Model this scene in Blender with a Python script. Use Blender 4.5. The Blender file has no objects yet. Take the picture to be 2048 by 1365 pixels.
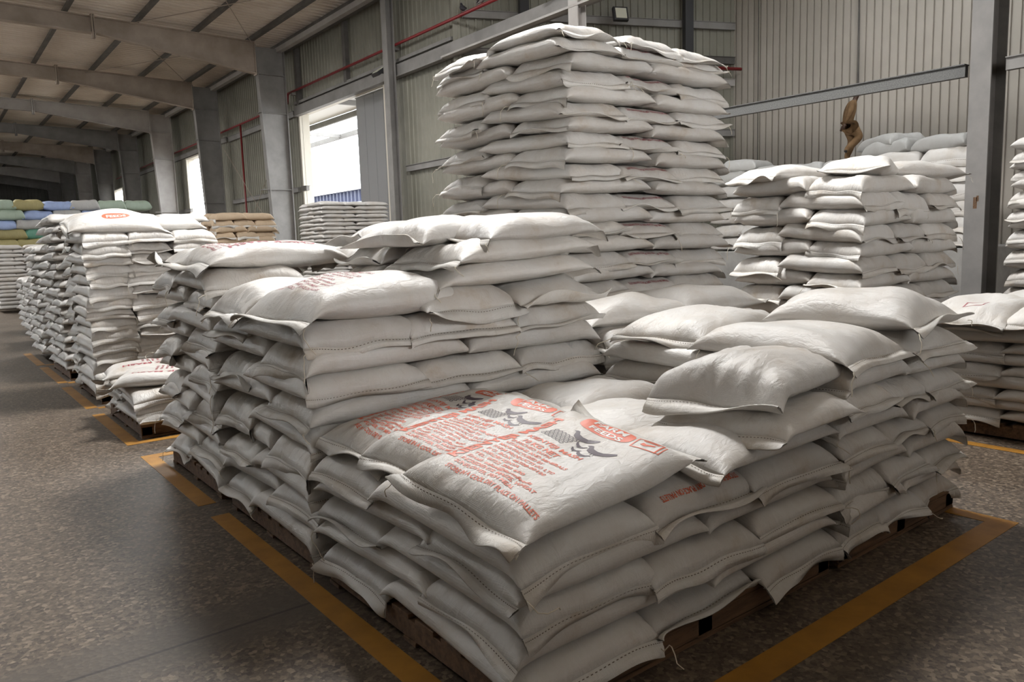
import bpy, bmesh, math, random
import numpy as np
from mathutils import Vector, Matrix, Euler
PI = math.pi
scn = bpy.context.scene
COL = scn.collection
R = math.radians
rnd = random.Random(7)

# ------------------------------------------------------------------ camera
F_PX, YAW, PITCH, ROLL, CAM_H = 1527.63, 0.657244, 0.125743, -0.0316396, 1.6
cam_d = bpy.data.cameras.new('camera'); cam = bpy.data.objects.new('camera', cam_d); COL.objects.link(cam)
cam_d.sensor_fit = 'HORIZONTAL'; cam_d.sensor_width = 36.0; cam_d.lens = 36.0 * F_PX / 2048
cam_d.clip_start = 0.05; cam_d.clip_end = 400
_cy, _sy = math.cos(YAW), math.sin(YAW)
_f = Vector((_sy * math.cos(PITCH), _cy * math.cos(PITCH), -math.sin(PITCH)))
_r0 = Vector((_cy, -_sy, 0)); _u0 = _r0.cross(_f)
_r = math.cos(ROLL) * _r0 + math.sin(ROLL) * _u0; _u = -math.sin(ROLL) * _r0 + math.cos(ROLL) * _u0
cam.matrix_world = Matrix(((_r.x, _u.x, -_f.x, 0), (_r.y, _u.y, -_f.y, 0), (_r.z, _u.z, -_f.z, CAM_H), (0, 0, 0, 1)))
scn.camera = cam

# ------------------------------------------------------------------ colour management
vs = scn.view_settings
vs.view_transform = 'Standard'; vs.look = 'None'; vs.gamma = 1.0; vs.exposure = 0.0
try: vs.use_curve_mapping = False
except Exception: pass
cy = scn.cycles
cy.use_denoising = True
cy.max_bounces = 7; cy.diffuse_bounces = 5; cy.glossy_bounces = 3; cy.transmission_bounces = 3
cy.sample_clamp_indirect = 6.0; cy.caustics_reflective = False; cy.caustics_refractive = False

# ------------------------------------------------------------------ world: hazy bright sky
w = bpy.data.worlds.new('sky'); scn.world = w; w.use_nodes = True
bg = w.node_tree.nodes['Background']; bg.inputs[0].default_value = (0.93, 0.97, 1.0, 1); bg.inputs[1].default_value = 9.0

# ------------------------------------------------------------------ daylight through the roof lights, plus an added near fill
def area(name, loc, target, sx, sy, power, color):
    d = bpy.data.lights.new(name, 'AREA'); d.shape = 'RECTANGLE'; d.size = sx; d.size_y = sy
    d.energy = power; d.color = color
    o = bpy.data.objects.new(name, d); COL.objects.link(o); o.location = loc
    o.rotation_euler = (Vector(target) - Vector(loc)).to_track_quat('-Z', 'Y').to_euler()
    return o
area('daylight_roof_light', (5.9, 8.3, 9.45), (5.9, 8.3, 0), 2.4, 3.4, 1650, (1.0, 0.985, 0.96))
area('daylight_roof_light_aisle', (-3.5, 11.0, 9.8), (-3.5, 11.0, 0), 1.0, 4.5, 30, (1.0, 0.94, 0.87))
area('daylight_roof_light_hall', (5.2, 19.0, 9.5), (5.2, 19.0, 0), 2.0, 4.0, 520, (1.0, 0.97, 0.93))
area('daylight_roof_light_far', (-3.5, 38.0, 9.8), (-3.5, 38.0, 0), 2.0, 14.0, 2800, (1.0, 0.96, 0.90))
area('daylight_roof_light_annex', (16.8, 8.0, 10.2), (16.8, 8.0, 0), 2.0, 5.0, 40, (1.0, 0.96, 0.90))
area('daylight_near_door', (3.0, -11.7, 4.6), (3.0, 4.0, 3.0), 8.0, 3.6, 780, (1.0, 0.94, 0.88))  # fill lamp added behind the camera, in an unseen high opening

# ================================================================== materials
def mat(name, base=(0.8, 0.8, 0.8), rough=0.6, metal=0.0, spec=0.5):
    m = bpy.data.materials.new(name); m.use_nodes = True
    b = m.node_tree.nodes['Principled BSDF']
    b.inputs['Base Color'].default_value = (*base, 1); b.inputs['Roughness'].default_value = rough
    b.inputs['Metallic'].default_value = metal; b.inputs['Specular IOR Level'].default_value = spec
    return m
def N(m, t, **kw):
    n = m.node_tree.nodes.new(t)
    for k, v in kw.items():
        if k in n.inputs.keys(): n.inputs[k].default_value = v
        else: setattr(n, k, v)
    return n
def L(m, a, b): m.node_tree.links.new(a, b)
def bsdf(m): return m.node_tree.nodes['Principled BSDF']
def ramp(m, fac, stops):
    r = N(m, 'ShaderNodeValToRGB'); e = r.color_ramp.elements
    e[0].position, e[0].color = stops[0][0], (*stops[0][1], 1)
    e[1].position, e[1].color = stops[-1][0], (*stops[-1][1], 1)
    for p, c in stops[1:-1]:
        x = e.new(p); x.color = (*c, 1)
    L(m, fac, r.inputs['Fac']); return r
def noisy(name, c0, c1, scale=3.0, rough=0.6, bump=0.0, bscale=40, metal=0.0, vec_scale=None, lo=0.35, hi=0.65, spec=0.5):
    m = mat(name, c0, rough, metal, spec)
    tc = N(m, 'ShaderNodeTexCoord'); src = tc.outputs['Object']
    if vec_scale:
        mp = N(m, 'ShaderNodeMapping'); mp.inputs['Scale'].default_value = vec_scale; L(m, src, mp.inputs['Vector']); src = mp.outputs[0]
    n = N(m, 'ShaderNodeTexNoise', Scale=scale, Detail=6.0, Roughness=0.6); L(m, src, n.inputs['Vector'])
    r = ramp(m, n.outputs['Fac'], [(lo, c0), (hi, c1)]); L(m, r.outputs[0], bsdf(m).inputs['Base Color'])
    if bump:
        nb = N(m, 'ShaderNodeTexNoise', Scale=bscale, Detail=4.0); L(m, src, nb.inputs['Vector'])
        b = N(m, 'ShaderNodeBump', Strength=bump, Distance=0.01); L(m, nb.outputs['Fac'], b.inputs['Height']); L(m, b.outputs[0], bsdf(m).inputs['Normal'])
    return m

def sack_material(name, c_clean, c_dirt, rough=0.36, dirt=0.5, weave=0.25):
    m = mat(name, c_clean, rough, 0, 0.45)
    tc = N(m, 'ShaderNodeTexCoord'); oi = N(m, 'ShaderNodeObjectInfo')
    off = N(m, 'ShaderNodeVectorMath', operation='SCALE'); off.inputs['Scale'].default_value = 37.0
    cmb = N(m, 'ShaderNodeCombineXYZ')
    for i in range(3): L(m, oi.outputs['Random'], cmb.inputs[i])
    L(m, cmb.outputs[0], off.inputs[0])
    add = N(m, 'ShaderNodeVectorMath', operation='ADD'); L(m, tc.outputs['Object'], add.inputs[0]); L(m, off.outputs[0], add.inputs[1])
    n = N(m, 'ShaderNodeTexNoise', Scale=3.2, Detail=7.0, Roughness=0.65); L(m, add.outputs[0], n.inputs['Vector'])
    r = ramp(m, n.outputs['Fac'], [(0.40, c_clean), (0.60, tuple(0.5 * (a + b) * 0.98 for a, b in zip(c_clean, c_clean))), (0.80, c_dirt)])
    r.color_ramp.elements[1].color = (*[a * (1 - 0.5 * dirt) + b * 0.5 * dirt for a, b in zip(c_clean, c_dirt)], 1)
    hv = N(m, 'ShaderNodeHueSaturation'); mr = N(m, 'ShaderNodeMapRange'); mr.inputs[3].default_value = 0.86; mr.inputs[4].default_value = 1.06
    L(m, oi.outputs['Random'], mr.inputs[0]); L(m, mr.outputs[0], hv.inputs['Value']); L(m, r.outputs[0], hv.inputs['Color'])
    L(m, hv.outputs[0], bsdf(m).inputs['Base Color'])
    # fine crinkles, stretched across the sack, and the woven tape grid
    mp = N(m, 'ShaderNodeMapping'); mp.inputs['Scale'].default_value = (1.0, 2.2, 1.0); L(m, add.outputs[0], mp.inputs['Vector'])
    c = N(m, 'ShaderNodeTexNoise', Scale=13.0, Detail=5.0, Roughness=0.55, Distortion=0.6); L(m, mp.outputs[0], c.inputs['Vector'])
    w1 = N(m, 'ShaderNodeTexWave', Scale=120.0); w1.bands_direction = 'X'; L(m, tc.outputs['Object'], w1.inputs['Vector'])
    w2 = N(m, 'ShaderNodeTexWave', Scale=120.0); w2.bands_direction = 'Y'; L(m, tc.outputs['Object'], w2.inputs['Vector'])
    mm = N(m, 'ShaderNodeMath', operation='ADD'); L(m, w1.outputs['Fac'], mm.inputs[0]); L(m, w2.outputs['Fac'], mm.inputs[1])
    b1 = N(m, 'ShaderNodeBump', Strength=weave, Distance=0.0015); L(m, mm.outputs[0], b1.inputs['Height'])
    b2 = N(m, 'ShaderNodeBump', Strength=0.38, Distance=0.02); L(m, c.outputs['Fac'], b2.inputs['Height']); L(m, b1.outputs[0], b2.inputs['Normal'])
    L(m, b2.outputs[0], bsdf(m).inputs['Normal'])
    return m

WHITE, WDIRT = (0.62, 0.605, 0.585), (0.42, 0.33, 0.24)
M = {}
M['sack'] = sack_material('woven_white_polypropylene', WHITE, WDIRT)
M['hem'] = sack_material('folded_hem_cloth', (0.66, 0.645, 0.62), (0.45, 0.36, 0.26), rough=0.5, dirt=0.6, weave=0.4)
M['tan'] = sack_material('tan_woven_cloth', (0.52, 0.40, 0.28), (0.36, 0.25, 0.15), rough=0.7)
M['green'] = sack_material('green_woven_cloth', (0.10, 0.26, 0.19), (0.07, 0.15, 0.11), rough=0.5)
M['sage'] = sack_material('sage_woven_cloth', (0.34, 0.42, 0.34), (0.22, 0.27, 0.2), rough=0.5)
M['olive'] = sack_material('olive_woven_cloth', (0.33, 0.29, 0.13), (0.2, 0.17, 0.08), rough=0.6)
M['blue'] = sack_material('blue_woven_cloth', (0.28, 0.36, 0.58), (0.2, 0.24, 0.36), rough=0.5)
M['grey_sack'] = sack_material('grey_woven_cloth', (0.42, 0.42, 0.41), (0.3, 0.28, 0.25), rough=0.5)
M['thread'] = mat('sewing_thread', (0.66, 0.60, 0.50), 0.8)
M['stitch'] = mat('stitch_thread', (0.13, 0.10, 0.075), 0.9)
M['orange'] = mat('orange_ink', (0.62, 0.11, 0.045), 0.5)
M['maroon'] = mat('maroon_ink', (0.30, 0.045, 0.06), 0.5)
M['purple'] = mat('dark_purple_ink', (0.055, 0.035, 0.05), 0.5)
M['white_ink'] = mat('white_ink', (0.62, 0.61, 0.59), 0.45)
M['green_ink'] = mat('green_ink', (0.05, 0.22, 0.10), 0.5)
M['wood'] = noisy('pallet_wood', (0.07, 0.038, 0.02), (0.16, 0.085, 0.042), 5, 0.8, 0.3, 60, vec_scale=(1, 8, 8))
M['steel'] = noisy('grey_painted_steel', (0.18, 0.172, 0.165), (0.25, 0.24, 0.23), 1.2, 0.6)
M['steel_light'] = noisy('pale_painted_steel', (0.30, 0.28, 0.265), (0.40, 0.38, 0.36), 1.0, 0.55)  # pale steel, also carries light put into the colour of lit parts
M['steel_dim'] = noisy('dull_grey_steel', (0.15, 0.145, 0.14), (0.21, 0.20, 0.192), 1.6, 0.7)
M['steel_brown'] = noisy('brown_primed_steel', (0.28, 0.23, 0.185), (0.42, 0.355, 0.30), 0.9, 0.65)
M['purlin'] = noisy('dark_purlin_steel', (0.07, 0.065, 0.06), (0.12, 0.11, 0.10), 2.0, 0.6)
M['galv'] = noisy('galvanised_steel', (0.06, 0.06, 0.06), (0.125, 0.125, 0.12), 60, 0.6)
M['roof'] = noisy('roof_sheet', (0.68, 0.61, 0.53), (0.80, 0.735, 0.65), 0.6, 0.55)
M['cladding'] = noisy('beige_wall_cladding', (0.165, 0.16, 0.128), (0.235, 0.226, 0.185), 0.5, 0.55)
M['cladding_dark'] = noisy('dark_wall_cladding', (0.12, 0.12, 0.11), (0.17, 0.165, 0.15), 0.5, 0.6)
M['white_cladding'] = noisy('white_wall_cladding', (0.33, 0.302, 0.262), (0.40, 0.366, 0.32), 0.35, 0.5)
M['cream'] = mat('cream_trim', (0.62, 0.58, 0.50), 0.5)
M['door_grey'] = mat('grey_door_sheet', (0.24, 0.24, 0.245), 0.5)
M['red_pipe'] = mat('red_pipe_paint', (0.20, 0.015, 0.018), 0.4)
M['concrete'] = noisy('grey_concrete', (0.24, 0.235, 0.225), (0.33, 0.32, 0.305), 2.5, 0.8, 0.2, 50)
M['yellow'] = noisy('worn_yellow_paint', (0.24, 0.105, 0.009), (0.37, 0.175, 0.018), 5, 0.55, lo=0.3, hi=0.7)
M['blue_sheet'] = mat('blue_container_sheet', (0.035, 0.042, 0.085), 0.5)
M['outside_ground'] = mat('pale_yard', (0.6, 0.58, 0.55), 0.9)
M['white_roof'] = mat('white_sheet_roof', (0.85, 0.85, 0.85), 0.6)
M['leaf'] = noisy('tree_leaves', (0.10, 0.22, 0.04), (0.25, 0.42, 0.10), 12, 0.7)
M['black'] = mat('black_housing', (0.02, 0.02, 0.022), 0.4)
M['lamp_glass'] = mat('lamp_glass', (0.62, 0.62, 0.52), 0.15)
M['khaki'] = noisy('khaki_uniform', (0.16, 0.09, 0.04), (0.24, 0.145, 0.07), 8, 0.85)
M['skin'] = mat('dark_skin', (0.07, 0.035, 0.022), 0.5)
M['hair'] = mat('black_hair', (0.008, 0.008, 0.009), 0.6)
M['feather'] = mat('dark_feather', (0.03, 0.028, 0.035), 0.6)
M['feather_grey'] = mat('grey_feather', (0.22, 0.20, 0.20), 0.6)

def floor_material():
    m = mat('terrazzo_floor', (0.2, 0.18, 0.16), 0.42, 0, 0.4)
    tc = N(m, 'ShaderNodeTexCoord')
    v = N(m, 'ShaderNodeTexVoronoi', Scale=54.0); L(m, tc.outputs['Object'], v.inputs['Vector'])
    v2 = N(m, 'ShaderNodeTexVoronoi', Scale=120.0); L(m, tc.outputs['Object'], v2.inputs['Vector'])
    sep = N(m, 'ShaderNodeSeparateColor'); L(m, v.outputs['Color'], sep.inputs[0])
    chips = ramp(m, sep.outputs[0], [(0.0, (0.032, 0.024, 0.019)), (0.3, (0.078, 0.061, 0.048)), (0.62, (0.112, 0.088, 0.068)), (0.86, (0.177, 0.141, 0.107)), (1.0, (0.270, 0.224, 0.172))])
    sep2 = N(m, 'ShaderNodeSeparateColor'); L(m, v2.outputs['Color'], sep2.inputs[0])
    fine = ramp(m, sep2.outputs[1], [(0.0, (0.041, 0.031, 0.024)), (0.55, (0.099, 0.079, 0.060)), (1.0, (0.187, 0.151, 0.114))])
    mx = N(m, 'ShaderNodeMix', data_type='RGBA'); mx.inputs[0].default_value = 0.28
    L(m, chips.outputs[0], mx.inputs[6]); L(m, fine.outputs[0], mx.inputs[7])
    big = N(m, 'ShaderNodeTexNoise', Scale=0.55, Detail=5.0); L(m, tc.outputs['Object'], big.inputs['Vector'])
    wear = ramp(m, big.outputs['Fac'], [(0.3, (0.82, 0.80, 0.78)), (0.7, (1.12, 1.08, 1.03))])
    mul = N(m, 'ShaderNodeMix', data_type='RGBA', blend_type='MULTIPLY'); mul.inputs[0].default_value = 1.0
    L(m, mx.outputs[2], mul.inputs[6]); L(m, wear.outputs[0], mul.inputs[7])
    # smooth cement joint bands across the aisle (a joint with a paler, chip-free band on each side)
    sx = N(m, 'ShaderNodeSeparateXYZ'); L(m, tc.outputs['Object'], sx.inputs[0])
    def band(center, half, soft):
        a = N(m, 'ShaderNodeMath', operation='ADD'); a.inputs[1].default_value = -center; L(m, sx.outputs['Y'], a.inputs[0])
        b = N(m, 'ShaderNodeMath', operation='ABSOLUTE'); L(m, a.outputs[0], b.inputs[0])
        c = N(m, 'ShaderNodeMapRange'); c.inputs[1].default_value = half; c.inputs[2].default_value = half + soft; c.inputs[3].default_value = 1; c.inputs[4].default_value = 0
        L(m, b.outputs[0], c.inputs[0]); return c.outputs[0]
    cem = N(m, 'ShaderNodeMix', data_type='RGBA'); cem.inputs[7].default_value = (0.078, 0.064, 0.052, 1)
    bm_ = N(m, 'ShaderNodeMath', operation='MULTIPLY'); bm_.inputs[1].default_value = 0.8; L(m, band(3.25, 0.14, 0.12), bm_.inputs[0])
    L(m, bm_.outputs[0], cem.inputs[0]); L(m, mul.outputs[2], cem.inputs[6])
    dk = N(m, 'ShaderNodeMix', data_type='RGBA'); dk.inputs[7].default_value = (0.03, 0.025, 0.022, 1)
    L(m, band(3.22, 0.006, 0.006), dk.inputs[0]); L(m, cem.outputs[2], dk.inputs[6])
    L(m, dk.outputs[2], bsdf(m).inputs['Base Color'])
    rg = N(m, 'ShaderNodeMapRange'); rg.inputs[3].default_value = 0.30; rg.inputs[4].default_value = 0.6; L(m, big.outputs['Fac'], rg.inputs[0]); L(m, rg.outputs[0], bsdf(m).inputs['Roughness'])
    bp = N(m, 'ShaderNodeBump', Strength=0.12, Distance=0.004); L(m, v.outputs['Distance'], bp.inputs['Height']); L(m, bp.outputs[0], bsdf(m).inputs['Normal'])
    return m
M['floor'] = floor_material()

# ================================================================== helpers
def tag(o, label=None, cat=None, group=None, kind=None):
    if label: o['label'] = label
    if cat: o['category'] = cat
    if group: o['group'] = group
    if kind: o['kind'] = kind
    return o
def link(name, me, parent=None, m=None):
    o = bpy.data.objects.new(name, me); COL.objects.link(o)
    if m is not None:
        for x in (m if isinstance(m, (list, tuple)) else [m]): me.materials.append(x)
    if parent is not None: o.parent = parent
    return o
def empty(name, loc=(0, 0, 0), rz=0.0):
    o = bpy.data.objects.new(name, None); COL.objects.link(o); o.location = loc; o.rotation_euler = (0, 0, rz); o.empty_display_size = 0.1
    return o
class MB:
    def __init__(s): s.v = []; s.f = []; s.mi = []
    def add(s, vs_, fs, mi=0):
        n = len(s.v); s.v += [tuple(p) for p in vs_]; s.f += [tuple(i + n for i in f) for f in fs]; s.mi += [mi] * len(fs)
    def box(s, a, b, mi=0):
        (x0, y0, z0), (x1, y1, z1) = a, b
        x0, x1 = min(x0, x1), max(x0, x1); y0, y1 = min(y0, y1), max(y0, y1); z0, z1 = min(z0, z1), max(z0, z1)
        s.add([(x0, y0, z0), (x1, y0, z0), (x1, y1, z0), (x0, y1, z0), (x0, y0, z1), (x1, y0, z1), (x1, y1, z1), (x0, y1, z1)],
              [(3, 2, 1, 0), (4, 5, 6, 7), (0, 1, 5, 4), (1, 2, 6, 5), (2, 3, 7, 6), (3, 0, 4, 7)], mi)
    def prism(s, poly, axis, a, b, mi=0):
        # extrude a 2-D polygon along an axis; poly in the two other axes, cyclic order
        n = len(poly)
        def P(p, t):
            return {'x': (t, p[0], p[1]), 'y': (p[0], t, p[1]), 'z': (p[0], p[1], t)}[axis]
        s.add([P(p, a) for p in poly] + [P(p, b) for p in poly],
              [tuple(range(n))[::-1], tuple(range(n, 2 * n))] + [(i, (i + 1) % n, n + (i + 1) % n, n + i) for i in range(n)], mi)
    def tube(s, pts, r, seg=8, mi=0, caps=True):
        pts = [Vector(p) for p in pts]; n = len(pts); vs_ = []; prev = None
        for i, p in enumerate(pts):
            t = (pts[min(i + 1, n - 1)] - pts[max(i - 1, 0)]).normalized()
            a = Vector((0, 0, 1)) if abs(t.z) < 0.9 else Vector((1, 0, 0))
            x = t.cross(a).normalized() if prev is None else (prev - prev.dot(t) * t).normalized()
            prev = x; y = t.cross(x); rr = r[i] if isinstance(r, (list, tuple)) else r
            for k in range(seg):
                q = 2 * PI * k / seg; vs_.append(p + rr * (math.cos(q) * x + math.sin(q) * y))
        fs = [(i * seg + k, i * seg + (k + 1) % seg, (i + 1) * seg + (k + 1) % seg, (i + 1) * seg + k) for i in range(n - 1) for k in range(seg)]
        if caps: fs += [tuple(range(seg))[::-1], tuple(range((n - 1) * seg, n * seg))]
        s.add(vs_, fs, mi)
    def bar(s, p, q, w_, h_, mi=0, up=(0, 0, 1)):
        p, q = Vector(p), Vector(q); t = (q - p).normalized(); a = Vector(up)
        if abs(t.dot(a)) > 0.98: a = Vector((1, 0, 0))
        x = t.cross(a).normalized() * (w_ / 2); y = x.normalized().cross(t) * (h_ / 2)
        vs_ = [p - x - y, p + x - y, p + x + y, p - x + y, q - x - y, q + x - y, q + x + y, q - x + y]
        s.add(vs_, [(0, 1, 2, 3), (7, 6, 5, 4), (1, 0, 4, 5), (2, 1, 5, 6), (3, 2, 6, 7), (0, 3, 7, 4)], mi)
    def mesh(s, name, smooth=False):
        me = bpy.data.meshes.new(name); me.from_pydata(s.v, [], s.f); me.update()
        if any(s.mi): me.polygons.foreach_set('material_index', s.mi)
        if smooth: me.polygons.foreach_set('use_smooth', [True] * len(me.polygons))
        bm = bmesh.new(); bm.from_mesh(me); bmesh.ops.recalc_face_normals(bm, faces=bm.faces); bm.to_mesh(me); bm.free()
        return me
    def build(s, name, m, parent=None, smooth=False, bevel=0.0):
        o = link(name, s.mesh(name, smooth), parent, m)
        if bevel:
            b = o.modifiers.new('edge', 'BEVEL'); b.width = bevel; b.segments = 2; b.limit_method = 'ANGLE'
        return o

# ================================================================== the hall
WX = 12.55            # plane of the side wall with the big doors
fl = MB(); fl.box((-18, -14, -0.25), (22.0, 100, 0.0)); floor = tag(fl.build('floor', M['floor']), kind='structure')

# yellow bay lines painted on the floor
def painted(rects):
    for (x0, y0, x1, y1) in rects:
        b = MB(); b.box((x0, y0, 0.0), (x1, y1, 0.0022)); b.build('painted_line', M['yellow'], floor)
painted([(1.27, 1.50, 1.38, 4.72), (1.27, 4.98, 1.38, 6.58), (1.38, 6.47, 3.9, 6.58), (1.38, 1.50, 4.62, 1.63), (4.51, 1.63, 4.62, 4.4),
         (1.27, 7.05, 1.38, 8.72), (1.38, 7.05, 3.4, 7.15), (1.28, 9.12, 1.39, 10.9), (1.39, 9.05, 3.4, 9.13),
         (1.30, 11.3, 1.41, 13.2), (1.41, 11.2, 3.4, 11.32), (1.30, 13.5, 1.41, 15.4), (1.41, 13.4, 3.4, 13.52), (6.10, 0.8, 6.2, 3.1), (6.2, 3.0, 8.2, 3.1)])

def corrugated(y_or_pts, z0, z1, pitch, depth, name, m, at, flat=0.6):
    """trapezoid sheet: at(t, d) -> (x, y) at length t along the wall, pushed in by d"""
    t0, t1 = y_or_pts; prof = []; t = t0
    while t < t1 - 1e-6:
        for a, d in ((0, 0), (0.62, 0), (0.70, depth), (0.92, depth)):
            q = t + a * pitch
            if q < t1: prof.append((q, d))
        t += pitch
    prof.append((t1, 0)); return prof
def sheet(mb, prof, z0, z1, at, th=0.01):
    n = len(prof); vs_ = []
    for zz in (z0, z1):
        for (t, d) in prof: vs_.append((*at(t, d), zz))
    k = len(vs_)
    for zz in (z0, z1):
        for (t, d) in prof: vs_.append((*at(t, d - th), zz))
    fs = []
    for i in range(n - 1):
        fs.append((i, i + 1, n + i + 1, n + i)); fs.append((k + i + 1, k + i, k + n + i, k + n + i + 1))
        fs.append((i + 1, i, k + i, k + i + 1)); fs.append((n + i, n + i + 1, k + n + i + 1, k + n + i))
    fs += [(0, n, k + n, k), (n - 1, k + n - 1, k + 2 * n - 1, 2 * n - 1)]
    mb.add(vs_, fs)
# door wall along the hall: openings (y0, y1, ztop)
DOORS = [(22.5, 29.3, 6.95), (39.5, 45.2, 6.85), (62.0, 66.0, 6.6)]
DW0, DW1, DWT = 18.2, 96.0, 10.0
mb = MB(); at_door_wall = lambda t, d: (WX - d, t)
cuts = [DW0] + [q for d in DOORS for q in d[:2]] + [DW1]
for i in range(0, len(cuts), 2):
    sheet(mb, corrugated((cuts[i], cuts[i + 1]), 0, 0, 0.25, 0.03, '', None, None), 0, DWT, at_door_wall)
for y0, y1, zt in DOORS:
    sheet(mb, corrugated((y0, y1), 0, 0, 0.25, 0.03, '', None, None), zt, DWT, at_door_wall)
tag(mb.build('wall_right', M['cladding']), kind='structure')
# far end, near end, opposite side
mb = MB(); sheet(mb, corrugated((-18, WX + 0.2), 0, 0, 0.3, 0.03, '', None, None), 0, 11.5, lambda t, d: (t, 96.0 - d)); tag(mb.build('wall_far', M['cladding_dark']), kind='structure')
mb = MB(); mb.box((-18, -12.2, 0), (-1.2, -12, 11.5)); mb.box((7.2, -12.2, 0), (22, -12, 11.5)); mb.box((-1.2, -12.2, 6.6), (7.2, -12, 11.5)); mb.box((-1.2, -12.2, 0), (7.2, -12, 2.4)); tag(mb.build('wall_near', M['cladding']), kind='structure')  # unseen raised opening, added to let in frontal light
mb = MB(); yy0 = -12
for (a_, b_, t_) in ((24, 31, 6.0), (42, 49, 6.0), (60, 66, 6.0)):  # unseen openings added to brighten the door wall, columns and roof
    mb.box((-16.2, yy0, 0), (-16, a_, 11.5)); mb.box((-16.2, a_, t_), (-16, b_, 11.5)); yy0 = b_
mb.box((-16.2, yy0, 0), (-16, 96, 11.5)); tag(mb.build('wall_left', M['cladding']), kind='structure')
b = MB(); b.box((-60, -12, -0.3), (-16.2, 96, -0.05)); tag(b.build('ground_yard', M['outside_ground']), kind='structure')
# annex: slanted end wall and long white wall
P0, Q0 = Vector((12.5, 18.25)), Vector((20.5, 14.90)); wd = (Q0 - P0).normalized(); wn = Vector((wd.y, -wd.x))
LEN = (Q0 - P0).length
mb = MB(); sheet(mb, corrugated((-0.12, LEN + 0.2), 0, 0, 0.235, 0.035, '', None, None), 0, 11.5, lambda t, d: tuple(P0 + wd * t + wn * d)); tag(mb.build('wall_annex_end', M['cladding']), kind='structure')
prof = []; t = -12.0
while t < 14.9:
    prof += [(t, 0.05), (t + 0.168, 0.05), (t + 0.176, 0.0), (t + 0.207, 0.0)]; t += 0.215
mb = MB(); sheet(mb, prof, 0, 11.5, lambda t, d: (20.5 - d, t)); tag(mb.build('wall_annex_back', M['white_cladding']), kind='structure')
mb = MB(); mb.bar((20.36, 13.99, 0), (20.36, 13.99, 11.4), 0.012, 0.03); mb.bar((20.36, 10.9, 5.3), (20.33, 10.95, 11.4), 0.03, 0.03)
mb.build('panel_joint', M['purlin'], bpy.data.objects['wall_annex_back'])

# roof sheet: gentle pitch, with open roof lights
def roof_z(x): return 9.72 + 0.02 * (12.0 - x) if x < 13 else 9.7 + 0.02 * (x - 13)
holes = [(4.6, 7.2, 6.4, 10.2), (-4.4, -3.2, 8.6, 13.4), (4.1, 6.3, 16.9, 21.1), (-4.6, -2.4, 30.8, 45.2)]
mb = MB()
xs = sorted({-16.2, WX + 0.15} | {h for q in holes for h in q[:2]}); ys = sorted({-12.2, 96.1} | {h for q in holes for h in q[2:]})
def roof_cell(x0, x1, y0, y1):
    # ribs run down the slope (along X)
    n = max(1, int(round((y1 - y0) / 0.30))); prof = []
    for i in range(n):
        for a, d in ((0, 0), (0.5, 0), (0.6, 0.06), (0.9, 0.06)): prof.append((y0 + (i + a) * (y1 - y0) / n, d))
    prof.append((y1, 0)); k = len(prof)
    vs_ = [(x, y, roof_z(x) + d) for x in (x0, x1) for (y, d) in prof]
    vs_ += [(x, y, roof_z(x) + d + 0.02) for x in (x0, x1) for (y, d) in prof]
    fs = []
    for i in range(k - 1):
        fs.append((i, i + 1, k + i + 1, k + i)); fs.append((2 * k + i + 1, 2 * k + i, 3 * k + i, 3 * k + i + 1))
    mb.add(vs_, fs)
for i in range(len(xs) - 1):
    for j in range(len(ys) - 1):
        cx, cyy = (xs[i] + xs[i + 1]) / 2, (ys[j] + ys[j + 1]) / 2
        if any(h[0] < cx < h[1] and h[2] < cyy < h[3] for h in holes): continue
        roof_cell(xs[i], xs[i + 1], ys[j], ys[j + 1])
tag(mb.build('ceiling', M['roof']), kind='structure')
mb = MB(); mb.box((WX + 0.15, -12.2, 10.3), (15.8, 18.6, 10.4)); mb.box((17.8, -12.2, 10.3), (20.8, 18.6, 10.4)); mb.box((15.8, -12.2, 10.3), (17.8, 5.4, 10.4)); mb.box((15.8, 10.6, 10.3), (17.8, 18.6, 10.4))
mb.box((WX - 0.05, -12.2, 9.6), (WX + 0.15, 18.3, 10.4)); tag(mb.build('ceiling_annex', M['roof']), kind='structure')

# purlins
mb_n = 0
for x in (10.9, 8.9, 6.9, 4.75, 2.6, 0.4):
    b = MB(); z = roof_z(x); y0 = 11.0 if 4 < x < 8 else -12
    b.box((x - 0.035, y0, z - 0.22), (x + 0.035, 95.9, z - 0.01)); b.box((x - 0.1, y0, z - 0.225), (x + 0.035, 95.9, z - 0.205)); mb_n += 1
    tag(b.build('trim_%d' % mb_n, M['purlin']), kind='structure')
# eaves strut tube and gutter beam along the top of the door wall
b = MB(); b.box((11.8, 18.3, 9.22), (12.0, 95.9, 9.40)); tag(b.build('eaves_strut', M['steel_light']), 'pale square eaves strut running along the top of the door wall', 'beam')
b = MB(); b.box((12.02, 18.3, 9.3), (12.3, 95.9, 9.66)); mb_n += 1; tag(b.build('trim_%d' % mb_n, M['purlin']), kind='structure')

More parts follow.
